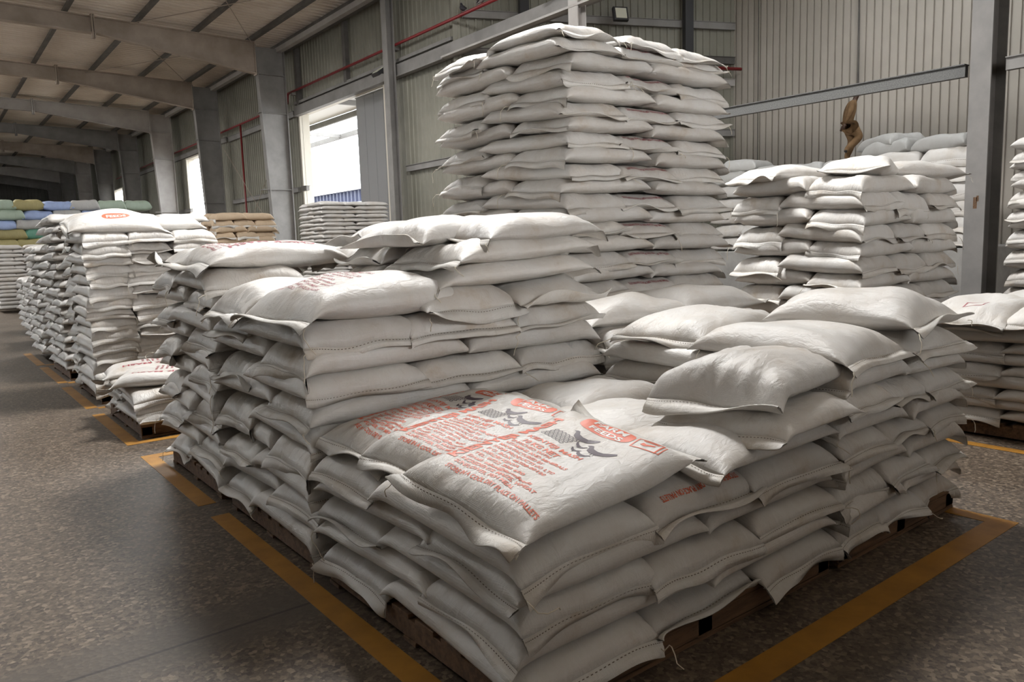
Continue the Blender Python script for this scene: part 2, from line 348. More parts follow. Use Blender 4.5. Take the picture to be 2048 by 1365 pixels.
# portal frames, 8.33 m apart, tapered columns and haunched roof beams
BAY = 8.33
def i_section_x(b, x0, x1, yc, z0a, z0b, z1, fl_w=0.30, t=0.02):
    pass
def portal(i, y, mcol, mbeam, label):
    e = empty('portal_frame', (11.7, y, 0))
    def obj(name, b, m, par=None):
        for k in range(len(b.v)): b.v[k] = (b.v[k][0] - 11.7, b.v[k][1] - y, b.v[k][2])
        return b.build(name, m, par or e)
    fw, t = 0.15, 0.016
    b = MB(); xi0, xi1, xo = 11.32, 10.95, 12.05
    b.prism([(xi0, 0), (xo, 0), (xo, 9.35), (xi1, 9.35)], 'y', y - 0.008, y + 0.008)
    b.prism([(xi0 - t, 0), (xi0 + t, 0), (xi1 + t, 9.4), (xi1 - t, 9.4)], 'y', y - fw, y + fw)
    b.box((xo - t, y - fw, 0), (xo + t, y + fw, 9.35))
    obj('column', b, mcol)
    b = MB()
    b.box((xi1, y - fw + 0.02, 8.33), (xo, y + fw - 0.02, 8.36)); b.box((xi1 - 0.1, y - fw + 0.02, 4.0), (xo, y + fw - 0.03, 4.02)); b.box((xi1, y - fw + 0.02, 6.9), (xo, y + fw - 0.03, 6.92))
    obj('stiffener', b, mcol)
    b = MB()
    top = lambda x: roof_z(x) - 0.25
    prof = [(xi1, 8.34), (5.6, 9.08), (-16, top(-16) - 0.5), (-16, top(-16)), (xi1, top(xi1))]
    b.prism(prof, 'y', y - 0.008, y + 0.008)
    b.prism([(xi1, top(xi1) - t), (-16, top(-16) - t), (-16, top(-16) + t), (xi1, top(xi1) + t)], 'y', y - fw * 0.85, y + fw * 0.85)
    b.prism([(xi1, 8.34 - t), (5.6, 9.08 - t), (5.6, 9.08 + t), (xi1, 8.34 + t)], 'y', y - fw * 0.85, y + fw * 0.85)
    b.prism([(5.6, 9.08 - t), (-16, top(-16) - .5 - t), (-16, top(-16) - .5 + t), (5.6, 9.08 + t)], 'y', y - fw * 0.85, y + fw * 0.85)
    obj('roof_beam', b, mbeam)
    b = MB(); b.box((5.45, y - 0.14, 8.92), (5.5, y + 0.14, top(5.5) + 0.08)); b.box((5.52, y - 0.14, 8.92), (5.56, y + 0.14, top(5.5) + 0.08)); obj('splice_plate', b, mbeam)
    b = MB(); b.box((xi1 - 0.03, y - 0.14, 8.28), (xi1 + 0.0, y + 0.14, top(xi1) + 0.1)); obj('end_plate', b, mbeam)
    tag(e, label, 'steel frame', 'portal frames down the hall')
ords = ['first', 'second', 'third', 'fourth', 'fifth', 'sixth', 'seventh', 'eighth', 'ninth', 'tenth', 'eleventh', 'twelfth', 'thirteenth', 'fourteenth',
        'fifteenth', 'sixteenth', 'seventeenth', 'eighteenth', 'nineteenth', 'twentieth', 'twenty-first', 'twenty-second', 'twenty-third', 'twenty-fourth', 'twenty-fifth', 'twenty-sixth', 'twenty-seventh', 'twenty-eighth']
cols_ = [('steel', 'steel_brown'), ('steel', 'steel_brown'), ('steel_light', 'steel_light'), ('steel', 'steel'), ('steel', 'steel_brown'), ('steel_light', 'steel'), ('steel', 'steel_light'), ('steel', 'steel')]  # third frame paler: doorway light put into its colour
for i in range(8):
    portal(i, 29.6 + i * BAY, M[cols_[i][0]], M[cols_[i][1]], 'tapered grey steel portal frame with deep roof beam, %s beyond the widest doorway' % ords[i])

# straight columns in line with the wall
def column_i(y, name, label, z1=9.5, x0=11.97, x1=12.5, fw=0.15, m='steel', collide=None):
    e = empty(name, (x0, y, 0))
    b = MB(); b.box((0, -fw, 0), (0.03, fw, z1)); b.build('front_flange', M['steel_light' if m == 'steel_light' else ('steel_dim' if m == 'purlin' else 'steel')], e)
    b = MB(); b.box((0.03, -0.012, 0), (x1 - x0 - 0.03, 0.012, z1)); b.build('web', M[m], e)
    b = MB(); b.box((x1 - x0 - 0.03, -fw, 0), (x1 - x0, fw, z1)); b.build('back_flange', M[m], e)
    return tag(e, label, 'column', 'straight columns along the side of the hall')
column_i(21.4, 'steel_column', 'straight grey steel column between the big doorway and the tall sack tower', x1=12.23)
column_i(12.95, 'steel_column', 'pale steel column rising behind the top of the tall sack tower', m='steel_light', x1=12.23)
c3 = column_i(4.65, 'steel_column', 'pale steel column with rust spot beside the thin-sack stack', fw=0.135, m='purlin')  # web and back flange darker: shade put into their colour
b = MB(); b.box((-0.002, -0.03, 1.9), (0.002, 0.02, 2.06)); b.box((-0.002, -0.05, 2.0), (0.002, -0.02, 2.08)); b.build('rust_patch', M['wood'], c3)

# wall rails (girts) on the door wall and in the annex
def girt(p, q, w_, h_, m, label, name='wall_rail', group='rails across the wall cladding'):
    b = MB(); c = Vector(p); b.bar(Vector(p) - c, Vector(q) - c, w_, h_); b.bar(Vector(p) - c + Vector((0, 0, h_ / 2)), Vector(q) - c + Vector((0, 0, h_ / 2)), w_ * 1.6, 0.015)
    o = b.build(name, m); o.location = c
    return tag(o, label, 'rail', group)
gx = WX - 0.08
girt((gx, 28.95, 4.05), (gx, 29.45, 4.05), 0.12, 0.18, M['steel'], 'short grey wall rail between the big door jamb and the tapered column')
girt((gx, 18.4, 4.05), (gx, 21.2, 4.05), 0.12, 0.18, M['steel'], 'grey wall rail between straight column and the sack tower')
girt((gx, 29.8, 4.05), (gx, 37.8, 4.05), 0.12, 0.18, M['steel'], 'grey wall rail below the crossed rods between two tapered columns')
girt((gx, 45.0, 4.05), (gx, 61.0, 4.05), 0.12, 0.18, M['steel'], 'long grey lower wall rail beyond the second doorway')
girt((gx, 29.8, 7.0), (gx, 37.8, 7.0), 0.12, 0.22, M['steel'], 'grey upper wall rail crossing the red drop pipe')
girt((gx, 38.1, 7.05), (gx, 61.0, 7.05), 0.12, 0.22, M['steel'], 'grey rail above the second doorway')
# door head beam: runs over the big doorway and on past it to the near columns
b = MB(); b.box((-0.06, 0, 0), (0.08, 24.6, 0.34)); b.box((-0.1, 0, -0.03), (0.1, 24.6, 0.0)); o = b.build('door_head_beam', M['steel']); o.location = (WX - 0.2, 4.8, 6.86)
tag(o, 'long grey beam over the big doorway carrying on behind the sack tower', 'beam')
b = MB(); b.box((-0.05, 0, 0), (0.05, 11.2, 0.1)); o = b.build('upper_wall_beam', M['steel']); o.location = (WX - 0.12, 18.4, 7.3); tag(o, 'thin dark beam just over the doorway head beam', 'beam')
girt((12.15, 4.9, 3.86), (12.15, 12.8, 3.92), 0.10, 0.17, M['galv'], 'galvanised rail crossing the open side in front of the white wall', 'cross_rail')
girt((12.2, 0.5, 3.86), (12.2, 4.4, 3.86), 0.10, 0.17, M['steel'], 'grey rail beyond the pale column, over the thin-sack stack', 'cross_rail')
# annex rails follow the slanted wall
def aw(t, d=0.1): v = P0 + wd * t + wn * d; return v
for z, lab, m in ((7.95, 'dark rail high on the slanted annex wall', 'steel'), (6.95, 'dark rail at mid height of the slanted annex wall', 'purlin'), (6.3, 'pale short rail low on the slanted annex wall', 'steel_light'), (4.8, 'lowest grey rail of the slanted annex wall', 'steel')):
    p, q = aw(0.15), aw(LEN - 0.1); girt((p.x, p.y, z), (q.x, q.y, z), 0.1, 0.2, M[m], lab, group='rails on the slanted annex wall')
for t, lab in ((1.85, 'dark steel post on the slanted annex wall near the pigeons'), (6.9, 'dark steel post on the slanted annex wall past the floodlight')):
    p = aw(t, 0.32); b = MB(); b.box((-0.13, -0.1, 0), (0.13, 0.1, 10.2)); o = b.build('annex_post', M['black']); o.location = (p.x, p.y, 0); o.rotation_euler = (0, 0, math.atan2(wd.y, wd.x)); tag(o, lab, 'post', 'posts on the slanted annex wall')
p = aw(1.0, 0.5); q = aw(LEN - 0.1, 0.5)
b = MB(); b.tube([(p.x, p.y, 6.72), (q.x, q.y, 6.62)], 0.05); tag(b.build('red_pipe', M['red_pipe'], smooth=True), 'dark red pipe running low along the slanted annex wall', 'pipe')
b = MB(); b.box((-0.09, -0.1, 0), (0.09, 0.1, 2.35)); o = b.build('short_post', M['steel_light']); o.location = (12.12, 13.95, 7.21); tag(o, 'pale short post standing on the long beam beside the pale column', 'post')
# pale strip under the long beam, its lit edge put into the colour
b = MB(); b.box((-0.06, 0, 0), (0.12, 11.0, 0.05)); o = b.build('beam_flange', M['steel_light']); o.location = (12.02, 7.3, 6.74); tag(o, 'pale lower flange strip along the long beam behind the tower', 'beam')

# red fire pipe and its drop
e = empty('fire_pipe', (12.29, 29.7, 7.78))
b = MB(); b.tube([(0, 0.2, 0), (0, -17.5, 0)], 0.045, 8); b.build('main_run', M['red_pipe'], e, smooth=True)
b = MB(); b.tube([(0, 0.2, 0), (0, 0.3, -0.35), (0, 33, -0.5)], 0.045, 8); b.tube([(0, 5.9, -0.4), (0, 5.9, -7.6)], 0.042, 8); b.build('drop_pipe', M['red_pipe'], e, smooth=True)
b = MB()
for yy in (-0.2, -8.2): b.box((-0.03, yy - 0.1, -0.12), (0.2, yy + 0.1, -0.04))
b.build('bracket', M['steel'], e)
tag(e, 'red fire pipe running along the door wall with a vertical drop', 'pipe')
# crossed rods between the tapered columns
b = MB(); b.tube([(0, 0, 0.8), (0, 8.0, 6.6)], 0.014, 6); b.tube([(0, 8.0, 0.8), (0, 0, 6.6)], 0.014, 6); o = b.build('brace_rods', M['steel_brown']); o.location = (12.15, 29.8, 0); tag(o, 'thin crossed brace rods between the first two tapered columns', 'brace')
b = MB(); b.tube([(0, 0, 0), (-4.2, 8.2, 0.08)], 0.014, 6); b.tube([(-4.2, 0, 0.08), (0, 8.2, 0)], 0.014, 6); o = b.build('roof_brace_rods', M['steel_brown']); o.location = (10.8, 29.7, 9.42); tag(o, 'thin crossed rods under the roof between the nearest two frames', 'brace')
b = MB(); b.tube([(0, 0, 0), (-4.2, 7.8, 0.08)], 0.014, 6); b.tube([(-4.2, 0, 0.08), (0, 7.8, 0)], 0.014, 6); o = b.build('roof_brace_rods', M['steel_brown']); o.location = (10.8, 21.6, 9.42); tag(o, 'thin crossed rods under the roof nearer than the first frame', 'brace')
# vertical dark sheeting posts above the doorway
b = MB(); b.box((-0.08, -0.1, 0), (0.08, 0.1, 2.05)); o = b.build('wall_post', M['purlin']); o.location = (WX - 0.10, 25.0, 7.35); tag(o, 'short dark post above the middle of the big doorway', 'post')
b = MB(); b.box((-0.08, -0.1, 0), (0.08, 0.1, 2.4)); o = b.build('wall_post', M['purlin']); o.location = (WX - 0.10, 29.2, 7.0); tag(o, 'short dark post above the far corner of the big doorway', 'post')

# doors: jamb trims, sliding leaf
def door_trim(n, y0, y1, zt):
    b = MB(); b.box((WX - 0.10, y1, 0), (WX + 0.3, y1 + 0.12, zt + 0.05)); b.box((WX - 0.10, y0 - 0.12, 0), (WX + 0.3, y0, zt + 0.05)); b.box((WX - 0.10, y0, zt - 0.03), (WX + 0.3, y1, zt + 0.05))
    return b
for n, (y0, y1, zt) in enumerate(DOORS):
    b = door_trim(n, y0, y1, zt); tag(b.build('door_%d' % (n + 1), M['cream']), kind='structure')
e = empty('sliding_door_leaf', (WX + 0.42, 24.1, 0))
b = MB()
for k in range(4): b.box((-0.03, -1.32 + k * 0.66, 0.1), (0.03, -1.32 + (k + 1) * 0.66 - 0.02, 6.9))
b.build('panel', M['door_grey'], e)
b = MB(); b.box((-0.05, -1.34, 0.05), (0.05, 1.34, 0.16)); b.build('leaf_frame', M['door_grey'], e); b = MB(); b.box((-0.05, -1.34, 6.905), (0.05, 1.34, 6.94)); b.build('leaf_frame', M['door_grey'], e)
tag(e, 'grey sliding door leaf half covering the big doorway', 'door')
# small light box over the doorway
def floodlight(loc, rz, tilt, s, label):
    e = empty('floodlight', loc, rz)
    b = MB(); b.box((-0.22 * s, -0.06, -0.20 * s), (0.22 * s, 0.06, 0.20 * s)); o = b.build('housing', M['black'], e, bevel=0.01); o.rotation_euler = (tilt, 0, 0)
    b = MB(); b.box((-0.165 * s, -0.075, -0.15 * s), (0.165 * s, -0.058, 0.15 * s)); o2 = b.build('lens', M['lamp_glass'], e); o2.rotation_euler = (tilt, 0, 0)
    b = MB(); b.box((-0.02, 0.04, -0.03), (0.02, 0.4, 0.03)); b.build('bracket', M['black'], e)
    return tag(e, label, 'lamp', 'floodlights on the walls')
p = aw(4.6, 0.66); floodlight((p.x, p.y, 7.98), math.atan2(wd.y, wd.x), R(-15), 1.0, 'square black floodlight on the slanted annex wall above the tower')
floodlight((11.92, 21.75, 7.02), R(-90), R(-55), 0.9, 'small floodlight over the near corner of the big doorway')

# ---------------------------------------------------------------- outside, seen through the doorways
b = MB(); b.box((WX + 0.3, 16, -0.3), (90, 120, -0.05)); tag(b.build('ground_outside', M['outside_ground']), kind='structure')
e = empty('yard_canopy', (15.5, 33, 0))
b = MB(); b.box((-2.6, -13, 7.18), (-0.9, 6, 7.24)); b.build('canopy_sheet', M['white_roof'], e)
for xx in (-0.9, 1.4): b = MB(); b.box((xx, -13, 6.95), (xx + 0.12, 6, 7.17)); b.build('canopy_beam', M['steel'], e)
for yy in (-12, -6, 2): b = MB(); b.box((-2.6, yy, 7.0), (1.4, yy + 0.12, 7.17)); b.build('canopy_rafter', M['steel'], e)
tag(e, 'pale canopy roof over the yard outside the big doorway', 'canopy')
def container(x, y0, y1, lab):
    e = empty('blue_shed', (x, y0, 0)); prof = corrugated((0, y1 - y0), 0, 0, 0.7, 0.12, '', None, None)
    b = MB(); sheet(b, prof, 5.6, 6.6, lambda t, d: (-d, t), 0.1); b.build('blue_wall', M['blue_sheet'], e)
    b = MB(); b.box((0, 0, 0), (6, y1 - y0, 5.6)); b.build('white_base', M['white_roof'], e)  # glare below the blue wall, put in as a white block
    b = MB(); b.prism([(-0.5, 6.6), (6.5, 6.6), (3.0, 8.3)], 'y', -0.3, y1 - y0 + 0.3); b.build('shed_roof', M['white_roof'], e)
    return tag(e, lab, 'building')
container(30, 55, 92, 'low blue walled building with pale roof beyond the yard')
e = empty('yard_tree', (44, 80, 0)); b = MB(); b.tube([(0, 0, 0), (0.2, 0, 6.5)], [0.3, 0.15], 8); b.build('trunk', M['wood'], e)
tm = bmesh.new(); bmesh.ops.create_icosphere(tm, subdivisions=4, radius=1.0)
for v in tm.verts:
    k = 1 + 0.22 * math.sin(9 * v.co.x + 3) * math.sin(8 * v.co.y) + 0.16 * math.sin(17 * v.co.z + 5 * v.co.x) + rnd.uniform(-.08, .08)
    v.co = Vector((v.co.x * 3.0 * k, v.co.y * 3.2 * k, v.co.z * 2.2 * k + 8.2))
me = bpy.data.meshes.new('crown'); tm.to_mesh(me); tm.free(); link('crown', me, e, M['leaf']); tag(e, 'bright green tree beyond the yard seen through the doorway', 'tree')

# ================================================================== sacks
SL, SW, ST = 0.96, 0.63, 0.145
class Sack:
    """one filled woven sack: two grids (top, bottom) over (u along, v across), sewn flat at both ends"""
    def __init__(s, seed, L_=SL, W_=SW, T_=ST, nu=34, nv=26, pu=6.0, pub=3.2, pv=7.0, eu=0.52, ev=0.5, wr=0.0105, lump=0.009, droop=0.03, ce=0.045, cs=0.03, seam=0.40, rise=0.0, side_droop=0.0, bend=0.0, slump=0.0):
        r = np.random.RandomState(seed); s.L, s.W, s.T, s.seed = L_, W_, T_, seed
        a = np.linspace(-1, 1, nu + 1); u = 0.35 * a + 0.65 * np.sin(a * PI / 2); u = u / abs(u).max()
        a = np.linspace(-1, 1, nv + 1); v = 0.22 * a + 0.78 * np.sin(a * PI / 2); v = v / abs(v).max()
        s.u, s.v = u, v
        U, V = np.meshgrid(u, v, indexing='ij'); au, av = np.abs(U), np.abs(V)
        X = L_ / 2 * U * (1 - ce * (1 - V ** 2) * au ** 3)
        Y = W_ / 2 * V * (1 - cs * (1 - U ** 2) + 0.02 * au ** 6)
        f = np.clip(1 - au ** pu, 0, 1) ** eu; g = np.clip(1 - av ** pv, 0, 1) ** ev; h = f * g; hb = np.clip(1 - au ** (pub or pu), 0, 1) ** 0.6 * g
        sd = r.uniform(0.6, 1.4, 2)
        zs = seam * T_ - droop * np.where(U > 0, sd[0], sd[1]) * np.clip((au - 0.72) / 0.28, 0, 1) ** 2 - side_droop * av ** 4 + rise * np.clip((U - 0.3) / 0.7, 0, 1) ** 2
        lum = np.zeros_like(U)
        for _ in range(5):
            kx, ky, ph = r.uniform(1.5, 6), r.uniform(1.5, 6), r.uniform(0, 6.28); lum += np.sin(kx * U + ky * V * r.choice([-1, 1]) + ph) / 5
        wrk = np.zeros_like(U)
        for sg in (1, -1):
            e = np.exp(-(1 - np.clip(sg * U, -1, 1)) / 0.20) * (1 - au ** 14)
            for _ in range(5):
                k, ph, c = r.uniform(9, 26), r.uniform(0, 6.28), r.uniform(-5, 5); wrk += e * np.sin(k * V + ph + c * U) * r.uniform(.3, 1) * (1 + .5 * np.sin(3 * V + ph))
            e2 = np.exp(-(1 - np.clip(sg * V, -1, 1)) / 0.16) * (1 - av ** 10)
            for _ in range(3):
                k, ph, c = r.uniform(8, 24), r.uniform(0, 6.28), r.uniform(-4, 4); wrk += 0.5 * e2 * np.sin(k * U + ph + c * V) * r.uniform(.3, 1)
        for _ in range(3):     # a few long soft creases
            th, ph, w_ = r.uniform(-0.7, 0.7), r.uniform(-0.6, 0.6), r.uniform(0.05, 0.1)
            dd = (V * math.cos(th) + U * math.sin(th) - ph); wrk -= 0.9 * np.exp(-(dd / w_) ** 2) * np.exp(-((U - r.uniform(-.6, .6)) / 0.5) ** 2)
        top = zs + (1 - seam) * T_ * h * (1 + 0.10 * lum) + (lump * lum + wr * wrk * 0.55) * np.minimum(1, h * 1.6)
        bot = zs - seam * T_ * hb + (wr * 0.5 * np.roll(wrk, 3, 1)) * np.minimum(1, h * 1.6) * (h < 0.93)
        if bend:
            bz = -bend * U ** 2; top = top + bz; bot = bot + bz
        if slump:
            bz = -slump * np.clip(U, 0, 1) ** 2; top = top + bz; bot = bot + bz
        # ragged seam line at the ends
        ends = np.clip((au - 0.9) / 0.1, 0, 1)
        wob = np.zeros_like(U)
        for _ in range(3): wob += np.sin(r.uniform(2, 7) * V + r.uniform(0, 6.28)) / 3
        zz = 0.012 * wob * ends; s.top = np.stack([X, Y, top + zz], -1); s.bot = np.stack([X, Y, bot + zz], -1)
        s.nu, s.nv = nu, nv
    def mesh(s, name):
        nu, nv = s.nu, s.nv; V = s.top.reshape(-1, 3).tolist(); idx = np.arange((nu + 1) * (nv + 1)).reshape(nu + 1, nv + 1); bi = idx.copy(); k = len(V)
        for i in range(1, nu):
            for j in range(1, nv): bi[i, j] = k; V.append(s.bot[i, j].tolist()); k += 1
        F_ = []
        for i in range(nu):
            for j in range(nv):
                F_.append((idx[i, j], idx[i + 1, j], idx[i + 1, j + 1], idx[i, j + 1])); F_.append((bi[i, j], bi[i, j + 1], bi[i + 1, j + 1], bi[i + 1, j]))
        me = bpy.data.meshes.new(name); me.from_pydata(V, [], [tuple(int(q) for q in f) for f in F_]); me.update()
        me.polygons.foreach_set('use_smooth', [True] * len(me.polygons)); return me
    def at(s, u, v, side='top', off=0.0016):
        """points on the actual facets: u, v arrays"""
        G = s.top if side == 'top' else s.bot
        fi = np.clip(np.interp(u, s.u, np.arange(s.nu + 1)), 0, s.nu - 1e-6); fj = np.clip(np.interp(v, s.v, np.arange(s.nv + 1)), 0, s.nv - 1e-6)
        i, j = fi.astype(int), fj.astype(int); a, b_ = (fi - i)[:, None], (fj - j)[:, None]
        p00, p10, p01, p11 = G[i, j], G[i + 1, j], G[i, j + 1], G[i + 1, j + 1]
        P = p00 * (1 - a) * (1 - b_) + p10 * a * (1 - b_) + p01 * (1 - a) * b_ + p11 * a * b_
        du = (p10 - p00) * (1 - b_) + (p11 - p01) * b_; dv = (p01 - p00) * (1 - a) + (p11 - p10) * a
        n = np.cross(du, dv); n /= np.maximum(np.linalg.norm(n, axis=1, keepdims=True), 1e-9)
        return P + n * (off if side == 'top' else -off)
    def hem(s, sign=1, hl=0.055, seed=0, curl=None, stitches=True):
        """flat folded and sewn end beyond the last row, drooping outward; slot 1 = dark stitches"""
        r = np.random.RandomState(s.seed * 7 + seed + (3 if sign < 0 else 0)); e = s.top[-1 if sign > 0 else 0]; n = len(e)
        t = np.linspace(0, 1, n); ang = np.zeros(n)
        base = R(-52) if curl is None else curl
        for _ in range(3): ang += np.sin(r.uniform(2, 9) * t + r.uniform(0, 6.28)) * R(20)
        ang = ang + base + R(r.uniform(-12, 16)); ln = hl * (1 + 0.16 * np.sin(r.uniform(3, 8) * t + r.uniform(0, 6.28)))
        rows = []; steps = (-0.25, 0.0, 0.35, 0.40, 0.70, 0.75, 1.0); lift = (0.0, 0.004, 0.005, 0.0075, 0.0075, 0.0045, 0.0035)
        for q, lf in zip(steps, lift):
            d = np.stack([sign * np.cos(ang), 0 * ang, np.sin(ang)], 1); nn = np.stack([-sign * np.sin(ang), 0 * ang, np.cos(ang)], 1)
            if q < 0: d = np.stack([sign * np.ones(n), 0 * ang, 0 * ang], 1); nn = np.stack([0 * ang, 0 * ang, np.ones(n)], 1)
            P = e + d * (q * ln)[:, None] + nn * lf
            P[:, 1] *= 1 + 0.012 * max(q, 0); rows.append(P)
        V = np.concatenate(rows).tolist(); m_ = len(rows); F_ = [(k * n + i, k * n + i + 1, (k + 1) * n + i + 1, (k + 1) * n + i) for k in range(m_ - 1) for i in range(n - 1)]
        back = [e + np.stack([sign * np.cos(ang), 0 * ang, np.sin(ang)], 1) * (q * ln)[:, None] - np.stack([-sign * np.sin(ang), 0 * ang, np.cos(ang)], 1) * 0.003 for q in (0.0, 1.0)]
        k0 = len(V); V += np.concatenate(back).tolist(); F_ += [(k0 + i + 1, k0 + i, k0 + n + i, k0 + n + i + 1) for i in range(n - 1)]
        lr = (m_ - 1) * n; F_ += [(lr + i, lr + i + 1, k0 + n + i + 1, k0 + n + i) for i in range(n - 1)]
        mi = [0] * len(F_)
        if stitches:
            q, w_ = 0.16, 0.0016
            fine = np.linspace(0.01, 0.99, 2 * int(s.W / 0.0135)); d = np.stack([sign * np.cos(ang), 0 * ang, np.sin(ang)], 1); nn = np.stack([-sign * np.sin(ang), 0 * ang, np.cos(ang)], 1)
            line = e + d * (q * ln)[:, None] + nn * 0.0068
            ip = lambda A: np.stack([np.interp(fine, t, A[:, c]) for c in range(3)], 1)
            lp, dp, npn = ip(line), ip(d), ip(nn)
            for i in range(0, len(fine) - 1, 2):
                k = len(V); V += [(lp[i] - dp[i] * w_).tolist(), (lp[i + 1] - dp[i + 1] * w_).tolist(), (lp[i + 1] + dp[i + 1] * w_).tolist(), (lp[i] + dp[i] * w_).tolist()]
                F_.append((k, k + 1, k + 2, k + 3)); mi.append(1)
        me = bpy.data.meshes.new('sewn_hem'); me.from_pydata(V, [], F_); me.update(); me.polygons.foreach_set('material_index', mi)
        me.polygons.foreach_set('use_smooth', [True] * len(me.polygons)); me.materials.append(M['hem']); me.materials.append(M['stitch'])
        return me
    def threads(s, sign=1, seed=0, corners=(1,), long_=0.10):
        r = random.Random(seed * 31 + s.seed); b = MB(); e = s.top[-1 if sign > 0 else 0]
        for cside in corners:
            p = Vector(e[-1 if cside > 0 else 0]) + Vector((sign * 0.03, 0, -0.02))
            for k in range(1):
                pts = [p]; d = Vector((sign * r.uniform(.1, .6), cside * r.uniform(0, .5), r.uniform(-.6, .2))); ln = r.uniform(0.4, 1.2) * long_ / 6
                for _ in range(6):
                    pts.append(pts[-1] + d.normalized() * ln); d = d + Vector((r.uniform(-.7, .7), r.uniform(-.7, .7), r.uniform(-.8, .1)))
                b.tube(pts, 0.0022, 5)
        me = b.mesh('loose_thread', True); me.materials.append(M['thread']); return me

NV = 18
PROTO = []
for i in range(NV):
    s = Sack(100 + i, droop=0.022 + 0.005 * (i % 4), pv=5.5 + 0.7 * (i % 3), pu=7.0 + 0.6 * (i % 3), pub=4.5, cs=0.02 + 0.012 * (i % 3))
    me = s.mesh('feed_sack_body'); me.materials.append(M['sack'])
    PROTO.append((s, me, s.hem(1, hl=0.044 + 0.007 * (i % 4), curl=R((-64, -84, -48, -74, -30)[i % 5])), s.threads(1, i, ((1,), (-1,))[i % 2], 0.17)))
UPTURN = [q[0].hem(1, hl=0.045, curl=R(4), seed=5) for q in PROTO]
# coarse versions for far stacks
FAR = []
for i in range(4):
    s = Sack(300 + i, nu=14, nv=12); FAR.append((s, s.mesh('far_sack_body')))

STUFF = MB()
def add_stuff(x, y, z, yaw, sx, sy, sz):
    s, me = rnd.choice(FAR); c, n = math.cos(yaw), math.sin(yaw)
    vs_ = [((v.co.x * sx * c - v.co.y * sy * n) + x, (v.co.x * sx * n + v.co.y * sy * c) + y, v.co.z * sz + z) for v in me.vertices]
    STUFF.add(vs_, [tuple(p.vertices) for p in me.polygons])

N_SACK = [0]
def put(x, y, z, yaw, sx, sy, sz, label, group, rx=0.0, ry=0.0, hem=True, thr=False, name='feed_sack', m=None, vi=None):
    i = rnd.randrange(NV) if vi is None else vi; s, me, hm, th = PROTO[i]
    if m is not None:
        key = 'm_%d_%s' % (i, m.name)
        if key not in bpy.data.meshes: c = me.copy(); c.name = key; c.materials.clear(); c.materials.append(m)
        me = bpy.data.meshes[key]
    o = bpy.data.objects.new(name, me); COL.objects.link(o); o.location = (x, y, z); o.rotation_euler = (rx, ry, yaw); o.scale = (sx, sy, sz)
    tag(o, label, 'sack', group); N_SACK[0] += 1
    if hem:
        h = bpy.data.objects.new('sewn_hem', UPTURN[i] if rnd.random() < 0.07 else hm); COL.objects.link(h); h.parent = o
    if thr:
        h = bpy.data.objects.new('loose_thread', th); COL.objects.link(h); h.parent = o
    return o

